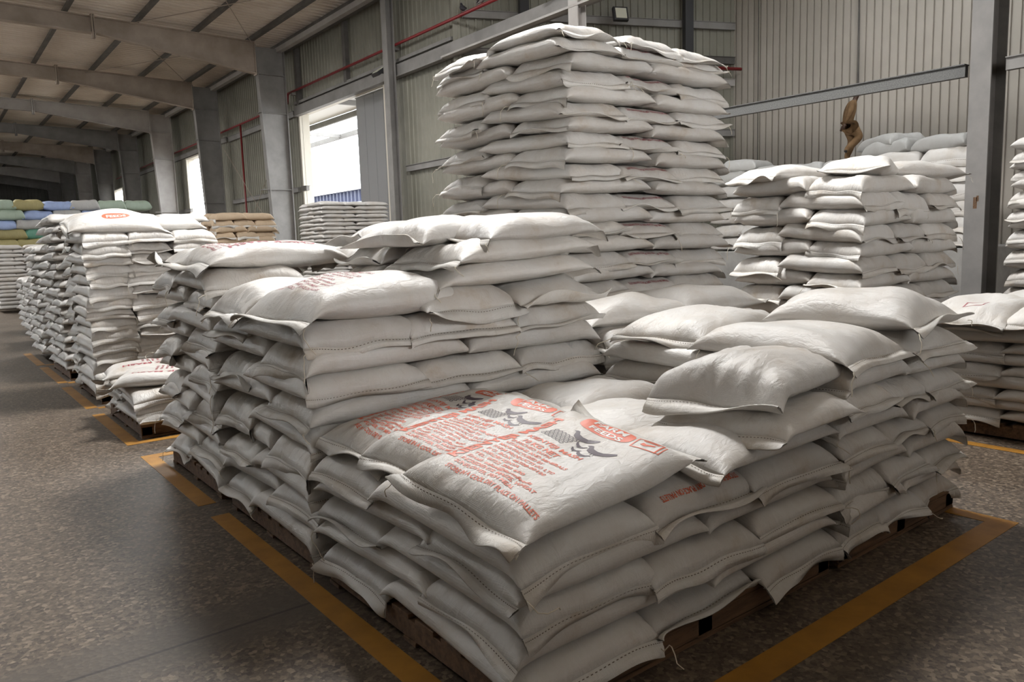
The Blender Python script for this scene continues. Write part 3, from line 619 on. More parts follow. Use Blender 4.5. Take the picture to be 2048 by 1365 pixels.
def pile(phrase, group, x0, x1, y0, y1, base, pitch, n, skip=None, mode='brick', start=0, tilt=2.5, jit=0.02, back=False, T_over=1.2, lean=0.0, top_all=False, stuff=None, m=None, name='feed_sack', mat_of=None, noun='white sack', phase=0):
    """brick-laid pile seen from its -X and -Y faces; skip(k, pos) drops the sacks the photo shows nothing of"""
    wx, wy = x1 - x0, y1 - y0
    for k in range(start, n):
        z = base + k * pitch - 0.004; last = (k == n - 1) and top_all
        odd = (k + phase) % 2 == 0
        cells = []     # (cx, cy, long axis, length, width, yaw, face, pos)
        if mode == 'ends':
            w3 = wx / 3; Ls = wy * 0.62
            for q in range(3): cells.append((x0 + (q + .5) * w3, y0 + Ls / 2, Ls, w3, -PI / 2, 'f', ('aisle-side column', 'middle column', 'inner column')[q]))
            cells.append((x0 + wx * .26, y1 - wy * .19, wx * .5, wy * .38, PI, 's', 'aisle face, far end'))
            if last: cells.append((x1 - wx * .26, y1 - wy * .19, wx * .5, wy * .38, 0, 'b', 'far inner corner'))
        elif odd:
            w3 = wx / 3; Ls = wy * 0.62; Wb = wy * 0.38
            for q in range(3): cells.append((x0 + (q + .5) * w3, y0 + Ls / 2, Ls, w3, -PI / 2, 'f', ('at the near corner', 'middle of near face', 'inner end of near face')[q]))
            cells.append((x0 + wx * .25, y1 - Wb / 2, wx * .5, Wb, PI, 's', 'far end of aisle face'))
            if last or back: cells.append((x1 - wx * .25, y1 - Wb / 2, wx * .5, Wb, 0, 'b', 'far inner corner'))
        else:
            w3 = wx / 3; Ls = wy * 0.62; Wb = wy * 0.38
            cells.append((x0 + wx * .25, y0 + Wb / 2, wx * .5, Wb, PI, 'c', 'at the near corner'))
            cells.append((x1 - wx * .25, y0 + Wb / 2, wx * .5, Wb, 0, 'r', 'inner end of near face'))
            cells.append((x0 + .5 * w3, y1 - Ls / 2, Ls, w3, PI / 2, 'l', 'far end of aisle face'))
            if last or back:
                for q in (1, 2): cells.append((x0 + (q + .5) * w3, y1 - Ls / 2, Ls, w3, PI / 2, 'b', ('', 'far middle', 'far inner corner')[q]))
        for (cx, cyy, ln, wd_, yaw, face, pos) in cells:
            if skip and skip(k, face, pos): continue
            sx, sy, sz = ln * 1.02 / SL, wd_ * 1.04 / SW, pitch * T_over / ST
            j = lambda a: rnd.uniform(-a, a)
            rx = ry = 0.0; t = R(tilt + rnd.uniform(-1.2, 1.5))
            if face in 'fs': ry = t
            elif face == 'c': rx = -t; ry = t * 0.5
            elif face == 'r': rx = t
            elif face == 'l': rx = t
            # the first of a row of ends also shows its long side
            if face == 'f' and cx < x0 + wd_: rx = t * 0.6
            if stuff: add_stuff(cx + j(jit), cyy + j(jit), z, yaw + R(j(2)), sx, sy, sz); continue
            mm = mat_of(k, pos) if mat_of else m
            lab = '%s, %s, %s course up, %s' % (noun, phrase, ords[k], pos)
            put(cx + j(jit) + lean * k, cyy + j(jit), z + j(0.004), yaw + R(j(3.2)), sx, sy, sz * rnd.uniform(0.97, 1.05), lab, group, rx + R(j(.7)), ry + R(j(.7)), hem=face in 'fscr', thr=(face in 'fsc' and rnd.random() < 0.45), m=mm, name=name)

def pallet(x0, x1, y0, y1, label, h=0.125):
    e = empty('wooden_pallet', ((x0 + x1) / 2, (y0 + y1) / 2, 0)); hx, hy = (x1 - x0) / 2, (y1 - y0) / 2
    b = MB(); n = 8; wdt = 2 * hy / n
    for k in range(n): b.box((-hx, -hy + k * wdt, h - 0.022), (hx, -hy + (k + .72) * wdt, h))
    b.build('deck', M['wood'], e, bevel=0.003)
    for q in (-1, 0, 1):
        b = MB(); xc = q * (hx - 0.05); b.box((xc - 0.045, -hy, 0.02), (xc + 0.045, hy, h - 0.023)); b.build('stringer', M['wood'], e, bevel=0.003)
    b = MB(); b.box((-hx, -hy, 0.024), (hx, -hy + 0.03, h - 0.024)); b.build('face_board', M['wood'], e, bevel=0.003)
    b = MB()
    for yy in (-hy, -0.05, hy - 0.1): b.box((-hx, yy, 0.0), (hx, yy + 0.1, 0.019))
    b.build('bottom_board', M['wood'], e, bevel=0.003)
    return tag(e, label, 'pallet', 'wooden pallets under the sack piles')

# ------------------------------------------------------------------ printed matter on the large near sacks
TEXT_CACHE = {}
def text_geo(s_, bold=0.0):
    key = (s_, bold)
    if key in TEXT_CACHE: return TEXT_CACHE[key]
    cu = bpy.data.curves.new('t', 'FONT'); cu.body = s_; cu.size = 1.0; cu.offset = bold; cu.resolution_u = 3; cu.fill_mode = 'BOTH'
    o = bpy.data.objects.new('t', cu); COL.objects.link(o)
    dg = bpy.context.evaluated_depsgraph_get(); me = bpy.data.meshes.new_from_object(o.evaluated_get(dg))
    bm = bmesh.new(); bm.from_mesh(me); bmesh.ops.triangulate(bm, faces=bm.faces)
    V = np.array([v.co[:2] for v in bm.verts]) if len(bm.verts) else np.zeros((0, 2)); F_ = [tuple(v.index for v in f.verts) for f in bm.faces]
    bm.free(); bpy.data.objects.remove(o); bpy.data.curves.remove(cu); bpy.data.meshes.remove(me)
    TEXT_CACHE[key] = (V, F_); return V, F_
def refine(V, F_, mx):
    """split triangles until no edge is longer than mx (same measure as V)"""
    V = [tuple(v) for v in V]; F_ = list(F_)
    for _ in range(7):
        mid = {}; out = []; any_ = False
        def ml(a, b):
            return math.hypot(V[a][0] - V[b][0], V[a][1] - V[b][1]) > mx
        def mp(a, b):
            k = (min(a, b), max(a, b))
            if k not in mid: V.append(((V[a][0] + V[b][0]) / 2, (V[a][1] + V[b][1]) / 2)); mid[k] = len(V) - 1
            return mid[k]
        for (a, b, c) in F_:
            s_ = [ml(a, b), ml(b, c), ml(c, a)]
            if not any(s_): out.append((a, b, c)); continue
            any_ = True
            if all(s_): x, y, z = mp(a, b), mp(b, c), mp(c, a); out += [(a, x, z), (x, b, y), (z, y, c), (x, y, z)]
            elif sum(s_) == 1:
                while not ml(a, b): a, b, c = b, c, a
                x = mp(a, b); out += [(a, x, c), (x, b, c)]
            else:
                while ml(c, a): a, b, c = b, c, a
                x, y = mp(a, b), mp(b, c); out += [(a, x, c), (x, y, c), (x, b, y)]
        F_ = out
        if not any_: break
    return V, F_
class Print:
    """ink on one sack; coordinates in metres: s across (0 at +v edge), t along (0 at -u end)"""
    def __init__(p, sack, side='top'): p.s = sack; p.side = side; p.V = {}; p.F = {}
    def tri(p, key, V, F_, off=0.0016, mx=0.02):
        V, F_ = refine(V, F_, mx); V = np.array(V)
        if not len(V): return
        P = p.s.at(2 * V[:, 1] / p.s.L - 1, 1 - 2 * V[:, 0] / p.s.W, p.side, off)
        k = sum(len(q) for q in p.V.get(key, [])); p.V.setdefault(key, []).append(P); p.F.setdefault(key, []).extend([tuple(i + k for i in f) for f in F_])
    def text(p, key, s_, size, s0, t0, along=False, width=None, bold=0.02, cond=0.82, off=0.0016, center=False, flip=False):
        V, F_ = text_geo(s_, bold); w0 = V[:, 0].max()
        kx = (width / w0) if width else size * cond
        x = V[:, 0] * kx; y = V[:, 1] * size
        if center: x = x - w0 * kx / 2
        if flip: x, y = -x, -y
        if along: Q = np.stack([s0 - y, t0 + x], 1)
        else: Q = np.stack([s0 + x, t0 + y], 1)
        p.tri(key, Q, F_, off)
    def poly(p, key, pts, off=0.0012):
        bm = bmesh.new(); f = bm.faces.new([bm.verts.new((a, b, 0)) for a, b in pts]); r_ = bmesh.ops.triangulate(bm, faces=[f])
        bm.verts.index_update(); V = [(v.co.x, v.co.y) for v in bm.verts]; F_ = [tuple(v.index for v in q.verts) for q in bm.faces]; bm.free()
        p.tri(key, V, F_, off)
    def stroke(p, key, pts, w_, off=0.0014):
        for (a, b) in zip(pts[:-1], pts[1:]):
            d = Vector((b[0] - a[0], b[1] - a[1])); n = Vector((-d.y, d.x)).normalized() * w_ / 2; e = d.normalized() * w_ * .3
            p.tri(key, [(a[0] - n.x - e.x, a[1] - n.y - e.y), (b[0] - n.x + e.x, b[1] - n.y + e.y), (b[0] + n.x + e.x, b[1] + n.y + e.y), (a[0] + n.x - e.x, a[1] + n.y - e.y)], [(0, 1, 2), (0, 2, 3)], off)
    def build(p, parent, names):
        for key in p.V:
            me = bpy.data.meshes.new('print'); me.from_pydata(np.concatenate(p.V[key]).tolist(), [], p.F[key]); me.update()
            if p.side != 'top':
                me.flip_normals()
            link(names.get(key, 'printed_text'), me, parent, M[key.split('/')[0]])

def blob(cx, cyy, a, b, n=36, wob=0.0, tilt=0.0):
    pts = []
    for k in range(n):
        q = 2 * PI * k / n; c, s_ = math.cos(q), math.sin(q)
        x = a * math.copysign(abs(c) ** 0.6, c); y = b * math.copysign(abs(s_) ** 0.75, s_) + tilt * x
        pts.append((cx + x, cyy + y))
    return pts
LINES = ['ENRICHED WITH', 'VITAMINS AND MINERALS', 'MANUFACTURED BY', 'FARM PRODUCTS (K) LTD', 'P.O. BOX 46508-00100', 'NAIROBI KENYA', 'TEL: 0722 500 600', 'Email: sales@farmfeeds', 'INGREDIENTS: MAIZE, WHEAT', 'SUNFLOWER, FISH MEAL', 'STORE IN A COOL DRY PLACE ON PALLETS']
def full_label(sack, o, ink='orange', animal=True, title='KIENYEJI MASH'):
    p = Print(sack); W, Ls = sack.W, sack.L; kw, kl = W / 0.64, Ls / 0.98
    S = lambda v: v * kw; T_ = lambda v: v * kl
    # logo: blob with white letters, tilted box beside it
    p.poly(ink, blob(S(.315), T_(.845), S(.125), T_(.062), tilt=0.06), 0.0010)
    p.text('white_ink', 'FARM', T_(.060), S(.315), T_(.852), width=S(.165), bold=.03, center=True, off=0.0022)
    p.text('white_ink', 'FEEDS', T_(.046), S(.325), T_(.800), width=S(.165), bold=.03, center=True, off=0.0022)
    q = [(S(.46), T_(.80)), (S(.56), T_(.82)), (S(.55), T_(.91)), (S(.45), T_(.89)), (S(.46), T_(.80))]
    p.stroke(ink, q, 0.006); q2 = [(S(.475), T_(.805)), (S(.575), T_(.825)), (S(.565), T_(.905))]; p.stroke(ink, q2, 0.004)
    p.poly(ink, [(S(.48), T_(.84)), (S(.50), T_(.835)), (S(.535), T_(.865)), (S(.53), T_(.875)), (S(.50), T_(.855)), (S(.485), T_(.862))]); p.stroke(ink, [(S(.475), T_(.882)), (S(.535), T_(.893))], 0.008)
    # two hens, chicks and a basket of eggs
    if animal:
        def hen(cx, cyy, k, m_=1):
            pts = [(-.078, .036), (-.064, .05), (-.05, .052), (-.04, .038), (-.028, .022), (0, .014), (.03, .02), (.058, .046), (.08, .062), (.088, .046), (.072, .014), (.05, -.014), (.02, -.032), (-.016, -.032), (-.042, -.014), (-.054, .012), (-.06, .03)]
            p.poly('purple', [(S(cx + m_ * a * k), T_(cyy + b * k)) for a, b in pts])
            for a in (0.0, .015): p.stroke('purple', [(S(cx + m_ * a * k), T_(cyy - .025 * k)), (S(cx + m_ * (a + .004) * k), T_(cyy - .05 * k))], 0.003)
        hen(.29, .70, .78, 1); hen(.41, .645, .85, 1); hen(.395, .575, .42, -1); hen(.335, .64, .36, -1); hen(.34, .595, .3, 1)
        for i in range(6):
            for jj in range(4):
                cx, cyy = .155 + i * .023 + jj * .006, .615 + jj * .022 - i * .004; rr = .0098
                ring = [(S(cx + rr * math.cos(a)), T_(cyy + rr * .85 * math.sin(a))) for a in np.linspace(0, 2 * PI, 9)]
                p.stroke('purple/eggs', ring, 0.0032)
    p.text(ink, title, T_(.040), S(.145), T_(.525), width=S(.28), bold=.02)
    p.text(ink, '10 KG NET', T_(.044), S(.165), T_(.470), width=S(.19), bold=.03)
    t = .437
    for i, l in enumerate(LINES):
        sz = .027 if i < 8 else .030; wdt = min(.46, .0155 * len(l) + .02)
        if i == 10: sz, wdt = .034, .50
        p.text(ink, l, T_(sz), S(.14), T_(t - (.012 if i == 10 else 0)), width=S(wdt * .93), bold=.02); t -= .034
    p.text(ink, title, S(.066), S(.118), T_(.15), along=True, width=T_(.64), bold=.04)
    p.build(o, {ink: 'printed_lettering', 'white_ink': 'logo_lettering', 'purple': 'hen_picture', 'purple/eggs': 'egg_basket_picture'})

def special(seed, x, y, z, yaw, L_, W_, T_, label, group, rx=0.0, ry=0.0, hems=(1, -1), hi=False, m='sack', curl=(None, None), thr=(), name='feed_sack', hl=0.06, **kw):
    d = dict(nu=60, nv=44) if hi else dict(nu=40, nv=30)
    d.update(dict(pu=3.6, pub=2.6, pv=3.6, eu=0.62, ev=0.55, wr=0.015, lump=0.016, droop=0.025, seam=0.36)); d.update(kw)
    s = Sack(seed, L_, W_, T_, **d); o = link(name, s.mesh('sack_body'), None, M[m])
    o.location = (x, y, z); o.rotation_euler = (R(rx), R(ry), R(yaw)); tag(o, label, 'sack', group); N_SACK[0] += 1
    for i, h in enumerate(hems): link('sewn_hem', s.hem(h, hl=hl, seed=i, curl=curl[i] if i < len(curl) else None), o)
    for h in thr:
        for c_ in (1, -1): link('loose_thread', s.threads(h, seed + c_, (c_,), 0.14), o)
    return o, s

# ================================================================== the piles
PH = 0.125
GA, GB, GC, GD, GT = 'sacks in the low printed-top pile', 'sacks in the pile behind the low one', 'sacks in the third pile along the aisle', 'sacks in the near corner pile', 'sacks in the tall tower'
# A: low pile nearest the camera
A = (1.42, 3.29, 1.82, 3.38)
pallet(1.43, 3.28, 1.84, 3.36, 'brown wooden pallet under the low pile with printed sacks')
pile('low pile nearest camera', GA, *A, PH, 0.106, 5)
# B: behind it
pallet(1.43, 3.3, 3.5, 4.82, 'brown wooden pallet under the second pile along the aisle')
pile('second pile along aisle', GB, 1.42, 3.36, 3.46, 4.86, PH, 0.1245, 9, skip=lambda k, f, p: k < 4 and p in ('middle of near face', 'inner end of near face'))
# C
pallet(1.43, 3.3, 5.02, 6.22, 'brown wooden pallet under the third pile along the aisle')
pile('third pile along aisle', GC, 1.42, 3.32, 4.91, 6.26, PH, 0.1245, 11, skip=lambda k, f, p: p in ('middle of near face', 'inner end of near face') or (k < 10 and p == 'at the near corner' and False))
# D: corner pile beside A
pallet(3.36, 4.62, 1.84, 3.36, 'brown wooden pallet under the pile at the yellow corner')
pile('pile at the yellow corner', GD, 3.34, 4.62, 1.82, 3.40, PH, 0.105, 8, skip=lambda k, f, p: k < 5 and p == 'far end of aisle face')
# D2: behind D
pallet(3.45, 5.2, 3.5, 4.66, 'wooden pallet under the shaded pile at the tower foot')
pile('shaded pile before the tower', 'sacks in the shaded pile before the tower', 3.44, 5.25, 3.46, 4.68, PH, 0.112, 8, start=6)
for k in range(6):
    for q in range(2): add_stuff(3.9 + q * .93, 3.95, PH + k * .112, 0, .97, 1.6, .112 * 1.15 / ST)
# tower
TW = (4.30, 6.36, 4.76, 6.62)
pallet(4.32, 6.34, 4.78, 6.6, 'wooden pallet under the tall sack tower')
pile('tall tower', GT, *TW, PH, 0.1275, 25, start=8, top_all=True, tilt=3.5, jit=0.03)
for k in range(8):
    for q in range(2):
        for q2 in range(3): add_stuff(4.82 + q * 1.03, 5.07 + q2 * .62, PH + k * .1275, 0, 1.07, .98, .1275 * 1.15 / ST)
# R: plump stack
pallet(8.02, 10.2, 4.22, 5.75, 'wooden pallet under the plump-sack stack before the white wall')
pile('plump stack by white wall', 'sacks in the plump stack', 8.0, 10.25, 4.2, 5.8, PH, 0.176, 12, tilt=4, start=3, T_over=1.2)
for k in range(3):
    for q in range(2):
        for q2 in range(2): add_stuff(8.56 + q * 1.12, 4.6 + q2 * .8, PH + k * .176, 0, 1.16, 1.26, .176 * 1.15 / ST)
# E: thin sacks at the picture edge
pallet(6.42, 8.2, 1.1, 2.9, 'dark wooden pallet under the flat-sack pile with maroon print')
pile('flat-sack pile by yellow line', 'sacks in the flat-sack pile', 6.4, 8.2, 1.15, 2.95, PH, 0.088, 9, tilt=0.8, T_over=1.3, skip=lambda k, f, p: p in ('middle of near face', 'inner end of near face'))
# T2: thin-sack stack behind
pallet(11.0 - 1.0, 11.75, 2.5, 3.95, 'wooden pallet under the thin-sack stack by the pale column')
pile('thin stack by pale column', 'sacks in the thin stack', 10.0, 11.75, 2.35, 3.52, PH, 0.112, 22, start=5, tilt=3, skip=lambda k, f, p: 'near face' in p)
for k in range(5): add_stuff(10.5, 3.0, PH + k * .112, 0, 1.0, 1.7, .112 * 1.15 / ST)
# F: low broken pallet load along the aisle
pallet(1.42, 3.1, 7.22, 8.6, 'reddish wooden pallet under the low stack along the aisle')
pile('lowest aisle stack', 'sacks in the lowest aisle stack', 1.42, 3.2, 7.22, 8.62, PH, 0.098, 3, mode='ends')
# G: tall stack
pallet(1.46, 2.74, 9.28, 10.7, 'wooden pallet under the tall aisle stack of end-on sacks')
pile('tall end-on aisle stack', 'sacks in the tall end-on stack', 1.42, 2.78, 9.25, 10.72, PH, 0.117, 15, mode='ends', tilt=2)
# H and further along the aisle
pallet(1.46, 3.3, 11.42, 13.0, 'wooden pallet under the farther tall aisle stack')
pile('farther tall aisle stack', 'sacks in the farther tall stack', 1.42, 3.36, 11.4, 13.0, PH, 0.12, 17, stuff=True)
pile('', '', 1.45, 3.4, 13.7, 15.2, PH, 0.12, 14, stuff=True)
pile('', '', 1.6, 3.4, 16.2, 17.8, PH, 0.12, 9, stuff=True)
pile('', '', 1.75, 3.5, 19.0, 20.6, PH, 0.12, 9, stuff=True)
pile('', '', 1.9, 3.4, 27.8, 29.4, PH, 0.12, 16, stuff=True)
pile('', '', 2.55, 4.0, 25.0, 26.4, PH, 0.14, 10, stuff=True)
# door stack
pallet(9.1, 11.1, 20.25, 21.75, 'wooden pallet under the grey-looking stack in the doorway')
pile('', '', 9.05, 11.15, 20.2, 21.8, PH, 0.113, 25, stuff=True, mode='brick', top_all=True)
# white second stack behind C and G

# ------------------------------------------------------------------ loose and top sacks
OA, SA = special(11, 1.84, 2.17, 0.69, 5, 0.92, 0.66, 0.12, 'white feed sack with orange hen print, nearest of the three printed ones', GA, hi=True, hl=0.07, curl=(R(6), R(-34)), thr=(-1,), ry=-1.5, rx=8.5, pu=7.0, pv=6.5, rise=0.055, lump=0.006, wr=0.011)
full_label(SA, OA)
OB, SB = special(12, 1.96, 2.75, 0.675, 11, 0.92, 0.64, 0.125, 'middle one of three white sacks with orange hen print', GA, hi=True, hl=0.07, curl=(R(10), R(-40)), ry=-2.5, rx=7.5, pu=6, pv=5.5, rise=0.055, lump=0.008, wr=0.011)
full_label(SB, OB)
OC, SC = special(13, 1.97, 3.16, 0.67, 3, 0.99, 0.58, 0.145, 'printed white sack pushed against the pile behind, its print half shaded', GA, hi=True, curl=(R(10), R(-30)), pu=3.4, ry=-2.5, rx=4, rise=0.05)
full_label(SC, OC)
special(14, 2.84, 2.12, 0.645, 2, 0.92, 0.64, 0.145, 'plain white sack with brown stain beside the front printed sack', GA, hems=(-1,), curl=(R(-30),), wr=0.008, droop=0.01)
special(15, 2.62, 2.66, 0.655, -6, 0.9, 0.6, 0.125, 'flat crumpled white sack behind the brown-stained one', GA, curl=(R(0), R(10)), wr=0.014)
o, s = special(16, 2.92, 3.08, 0.655, 4, 0.86, 0.56, 0.165, 'white sack with small tan paper tag stitched into its folded end', GA, curl=(R(-20), R(8)), wr=0.010)
e_ = s.top[0]; b = MB(); k = len(e_) // 2; p = Vector(e_[k - 3]); q = Vector(e_[k + 1]); b.add([p + Vector((-.05, 0, -.005)), q + Vector((-.05, 0, -.005)), q + Vector((0.0, 0, .022)), p + Vector((0.0, 0, .022)), p + Vector((-.05, 0, -.009)), q + Vector((-.05, 0, -.009)), q + Vector((0.0, 0, .018)), p + Vector((0.0, 0, .018))], [(0, 1, 2, 3), (7, 6, 5, 4), (0, 4, 5, 1), (3, 2, 6, 7)]); b.build('paper_tag', M['tan'], o)
special(17, 2.5, 3.2, 0.64, 0, 0.95, 0.42, 0.12, 'dusty white sack in shade at the foot of the pile behind', GA)
special(18, 3.0, 2.02, 0.755, 4, 0.72, 0.62, 0.13, 'white sack directly beneath the big wrinkled plump one', GA, hems=(-1,), curl=(R(-50),))
special(19, 3.09, 2.14, 0.87, 9, 0.80, 0.64, 0.20, 'big plump white sack with wrinkled end topping the low pile', GA, hi=True, hems=(-1,), curl=(R(-12),), hl=0.08, wr=0.030, droop=0.06, pu=3.6, pv=2.8)
# a second course with a red line of print on the near face of A
# B top
o, s = special(21, 1.90, 3.80, 1.235, 6, 1.02, 0.70, 0.24, 'maroon printed white sack slumped over the pile corner', GB, hi=True, curl=(R(40), R(-30)), hl=0.075, droop=0.075, wr=0.013, pu=2.2, thr=(-1,))
p = Print(s); tt = .60
for i, l in enumerate(['CHICK MASH', '50 KG NET'] + LINES): p.text('maroon', l, .032, .14, tt, width=min(.42, .017 * len(l) + .02), bold=.012); tt -= .040
p.text('maroon', 'CHICK MASH', .07, .10, .2, along=True, width=.6, bold=.03); p.build(o, {'maroon': 'printed_lettering'})
special(22, 1.88, 4.48, 1.24, -2, 1.0, 0.66, 0.2, 'white sack beside the slumped maroon printed one, hem hanging', GB, curl=(R(0), R(-40)), droop=0.06, hl=0.075)
gtop = GB
for k, (lst) in enumerate([
    [(2.40, 3.86, -88, .84, .64, 'end-on sack with twisted corner, first layer of the raised part'), (3.02, 3.82, -90, .86, .66, 'end-on sack at the inner corner, first layer of raised part')],
    [(2.78, 3.80, 178, 1.12, .66, 'long sack in the second layer of the raised part, folded end showing'), (2.65, 4.4, 174, 1.0, .6, 'sack with upturned hem behind the slumped printed one')],
    [(2.84, 3.80, 184, 1.10, .66, 'long sack in the third layer of the raised part'), (2.75, 4.45, 176, 1.0, .62, 'sack behind in the third layer of the raised part')],
    [(2.98, 3.84, 186, .98, .68, 'plump top sack at the inner end of the raised part'), (2.64, 4.12, 196, 1.0, .6, 'ridged top sack sliding toward the aisle on the raised part'), (2.80, 4.66, 172, 1.0, .6, 'farthest top sack of the raised part, draped and creased')]]):
    for q, (x, y, yw, ln, wd_, lab) in enumerate(lst):
        special(40 + 5 * k + q, x, y, 1.245 + k * .128 - (0.02 if k == 3 else 0), yw, ln, wd_, .165 if k < 3 else .18, 'white ' + lab, GB, ry=3 if k else 4, curl=(R(-35) if q == 0 else R(20), R(-40)), thr=(1,) if q == 0 else (), pu=3.4 if k < 3 else 2.6, hl=0.07)
# C top
o, s = special(61, 1.93, 5.3, 1.485, 4, 1.02, 0.66, 0.19, 'white sack with maroon title print topping the third aisle pile', GC, hi=True, curl=(R(-20), R(-10)), hl=0.10, wr=0.012)
p = Print(s); p.text('maroon', 'CHICK MASH', .085, .50, .80, along=True, width=.62, bold=.03, off=0.002, flip=True); p.text('maroon', 'CHICK MASH', .07, .14, .25, along=True, width=.6, bold=.03)
for i in range(5): p.text('maroon', LINES[i], .03, .2, .24 - i * .036, width=.3, bold=.012)
p.text('maroon', 'CHICK MASH', .06, .56, .84, along=True, flip=True, width=.5, bold=.03) if False else None
p.build(o, {'maroon': 'printed_lettering'})
special(62, 1.95, 5.93, 1.485, -3, 1.0, 0.62, 0.17, 'white sack behind the maroon titled one with curled hem', GC, curl=(R(-20), R(15)), hl=0.10)
special(63, 2.9, 5.35, 1.49, 3, 0.9, 0.6, 0.16, 'bright white top sack at the inner end of the third pile', GC)
special(64, 2.9, 5.95, 1.49, -4, 0.9, 0.6, 0.15, 'bright white sack at the far inner corner of the third pile', GC)
# D top
special(71, 3.68, 2.30, 0.945, 92, 0.92, 0.62, 0.19, 'glossy white sack on the corner pile, lower of its two top ones', GD, hems=(-1,), curl=(R(-30),), wr=0.012, pu=3.2, thr=(-1,))
special(72, 4.3, 2.30, 0.955, 91, 0.98, 0.64, 0.14, 'white sack pressed under the topmost one of the corner pile', GD, hems=(-1,), curl=(R(-45),))
special(73, 4.30, 2.26, 1.045, 93, 0.86, 0.66, 0.25, 'topmost plump white sack of the corner pile with tufted end', GD, hi=True, hems=(-1,), curl=(R(-20),), wr=0.016, pu=3.2, pv=2.3, thr=(-1,))
o, s = special(74, 3.92, 3.08, 0.965, 188, 1.05, 0.62, 0.2, 'white sack with swirled creases and folded hem behind the glossy one', GD, curl=(R(-50), R(-20)), wr=0.018, pu=2.6, thr=(1,))
p = Print(s, 'bot'); p.text('orange', 'STORE IN A COOL DRY PLACE ON PALLETS', .03, .06, 1.02, width=.45, bold=.015); p.build(o, {'orange': 'printed_lettering'})
G2 = 'sacks in the shaded pile before the tower'
special(75, 3.92, 3.9, 1.0, 176, 1.0, 0.72, 0.21, 'plain sack in deep shade at the aisle end before the tower', G2, curl=(R(-20), R(-20)))
special(76, 4.85, 4.0, 1.0, 3, 1.05, 0.8, 0.23, 'wide shaded sack with one loose corner flap before the tower', G2, curl=(R(10), R(-20)), wr=0.005)
# tower top
for (sd, x, y, yw, lab, tz) in ((81, 4.62, 5.28, -92, 'top sack over the near corner of the tall tower', 3.29), (82, 5.34, 5.24, -90, 'top sack in the middle of the tall tower near face', 3.27), (83, 6.02, 5.26, -94, 'top sack at the outer end of the tall tower with string tuft', 3.25), (84, 4.72, 6.22, 180, 'top sack at the far aisle end of the tall tower', 3.27)):
    special(sd, x, y, tz, yw, .98, .68, .16, 'white ' + lab, GT, curl=(R(-40), R(-40)), thr=(1,), ry=3)
# R top
special(91, 8.75, 4.62, 2.22, 200, 1.2, .72, .26, 'plump bright sack lying across the top of the plump stack', 'sacks in the plump stack', curl=(R(-20), R(-30)), wr=.018, pu=2.4)
special(92, 9.75, 4.6, 2.22, -20, 1.2, .72, .24, 'bright creased sack at the outer end atop the plump stack', 'sacks in the plump stack', curl=(R(-20), R(-30)), wr=.018, pu=2.4, thr=(1,))
special(93, 8.4, 5.4, 2.22, 170, 1.1, .72, .22, 'bright sack at the far aisle end atop the plump stack', 'sacks in the plump stack', pu=2.4)
# E top
o, s = special(95, 6.75, 2.55, .90, 184, .95, .62, .15, 'crumpled white sack with maroon box print on the flat-sack pile', 'sacks in the flat-sack pile', curl=(R(10), R(0)), wr=.016, hl=.09, ry=7, pu=2.6)
p = Print(s); p.stroke('maroon', [(.2, .6), (.36, .58), (.35, .72), (.2, .74), (.2, .6)], .012); p.build(o, {'maroon': 'printed_emblem'})
o, s = special(96, 6.82, 1.9, .915, 178, .95, .66, .17, 'white sack with maroon leaf mark at the flat-sack pile corner', 'sacks in the flat-sack pile', curl=(R(-20), R(0)), wr=.016, ry=9, pu=2.6)
p = Print(s); p.text('maroon', 'MASH', .085, .18, .74, width=.34, bold=.03)
p.poly('maroon', [(.14, .50), (.20, .58), (.30, .63), (.40, .62), (.34, .55), (.24, .50)]); p.stroke('maroon', [(.12, .47), (.26, .55), (.46, .66)], .014); p.build(o, {'maroon': 'printed_lettering'})
special(97, 7.7, 2.3, .90, 90, .95, .62, .16, 'flat plain sack behind the maroon printed ones', 'sacks in the flat-sack pile')
# F top
for (sd, x, y, yw, lab) in ((101, 1.78, 7.6, 160, 'printed sack with folded hem at the near end of the lowest stack'), (102, 1.8, 8.25, 170, 'printed sack at the far end of the lowest stack'), (103, 2.55, 7.75, 80, 'printed sack inside the lowest stack')):
    o, s = special(sd, x, y, .41, yw, .92, .6, .15, 'white ' + lab, 'sacks in the lowest aisle stack', curl=(R(-20), R(20)), wr=.014, hl=.09)
    p = Print(s); p.text('maroon', 'CHICK MASH', .075, .16, .15, along=True, width=.6, bold=.03)
    for i in range(6): p.text('maroon', LINES[i], .032, .24, .55 - i * .045, width=.3, bold=.014)
    p.build(o, {'maroon': 'printed_lettering'})
# G top
o, s = special(111, 1.80, 9.62, 1.87, -2, .98, .66, .25, 'white sack with orange logo on top of the tall aisle stack', 'sacks in the tall end-on stack', hi=False, pu=2.3, pv=2.0, rx=11)
p = Print(s); p.poly('orange', [(a, b_) for a, b_ in [(x + .48, y + .5) for x, y in [(-.06 if False else c * .055, d) for c, d in [(math.cos(q), math.copysign(abs(math.sin(q)) ** .6, math.sin(q)) * .14) for q in np.linspace(0, 2 * PI, 28)[:-1]]]]], .0015)
p.text('white_ink', 'FEEDS', .07, .51, .40, along=True, width=.2, bold=.03, off=.003); p.build(o, {'orange': 'printed_emblem', 'white_ink': 'logo_lettering'})
special(112, 2.38, 9.75, 1.86, 5, .7, .66, .2, 'white top sack inside the tall aisle stack', 'sacks in the tall end-on stack')
special(113, 1.85, 10.3, 1.86, 170, .98, .66, .2, 'white top sack at the far end of the tall aisle stack', 'sacks in the tall end-on stack')

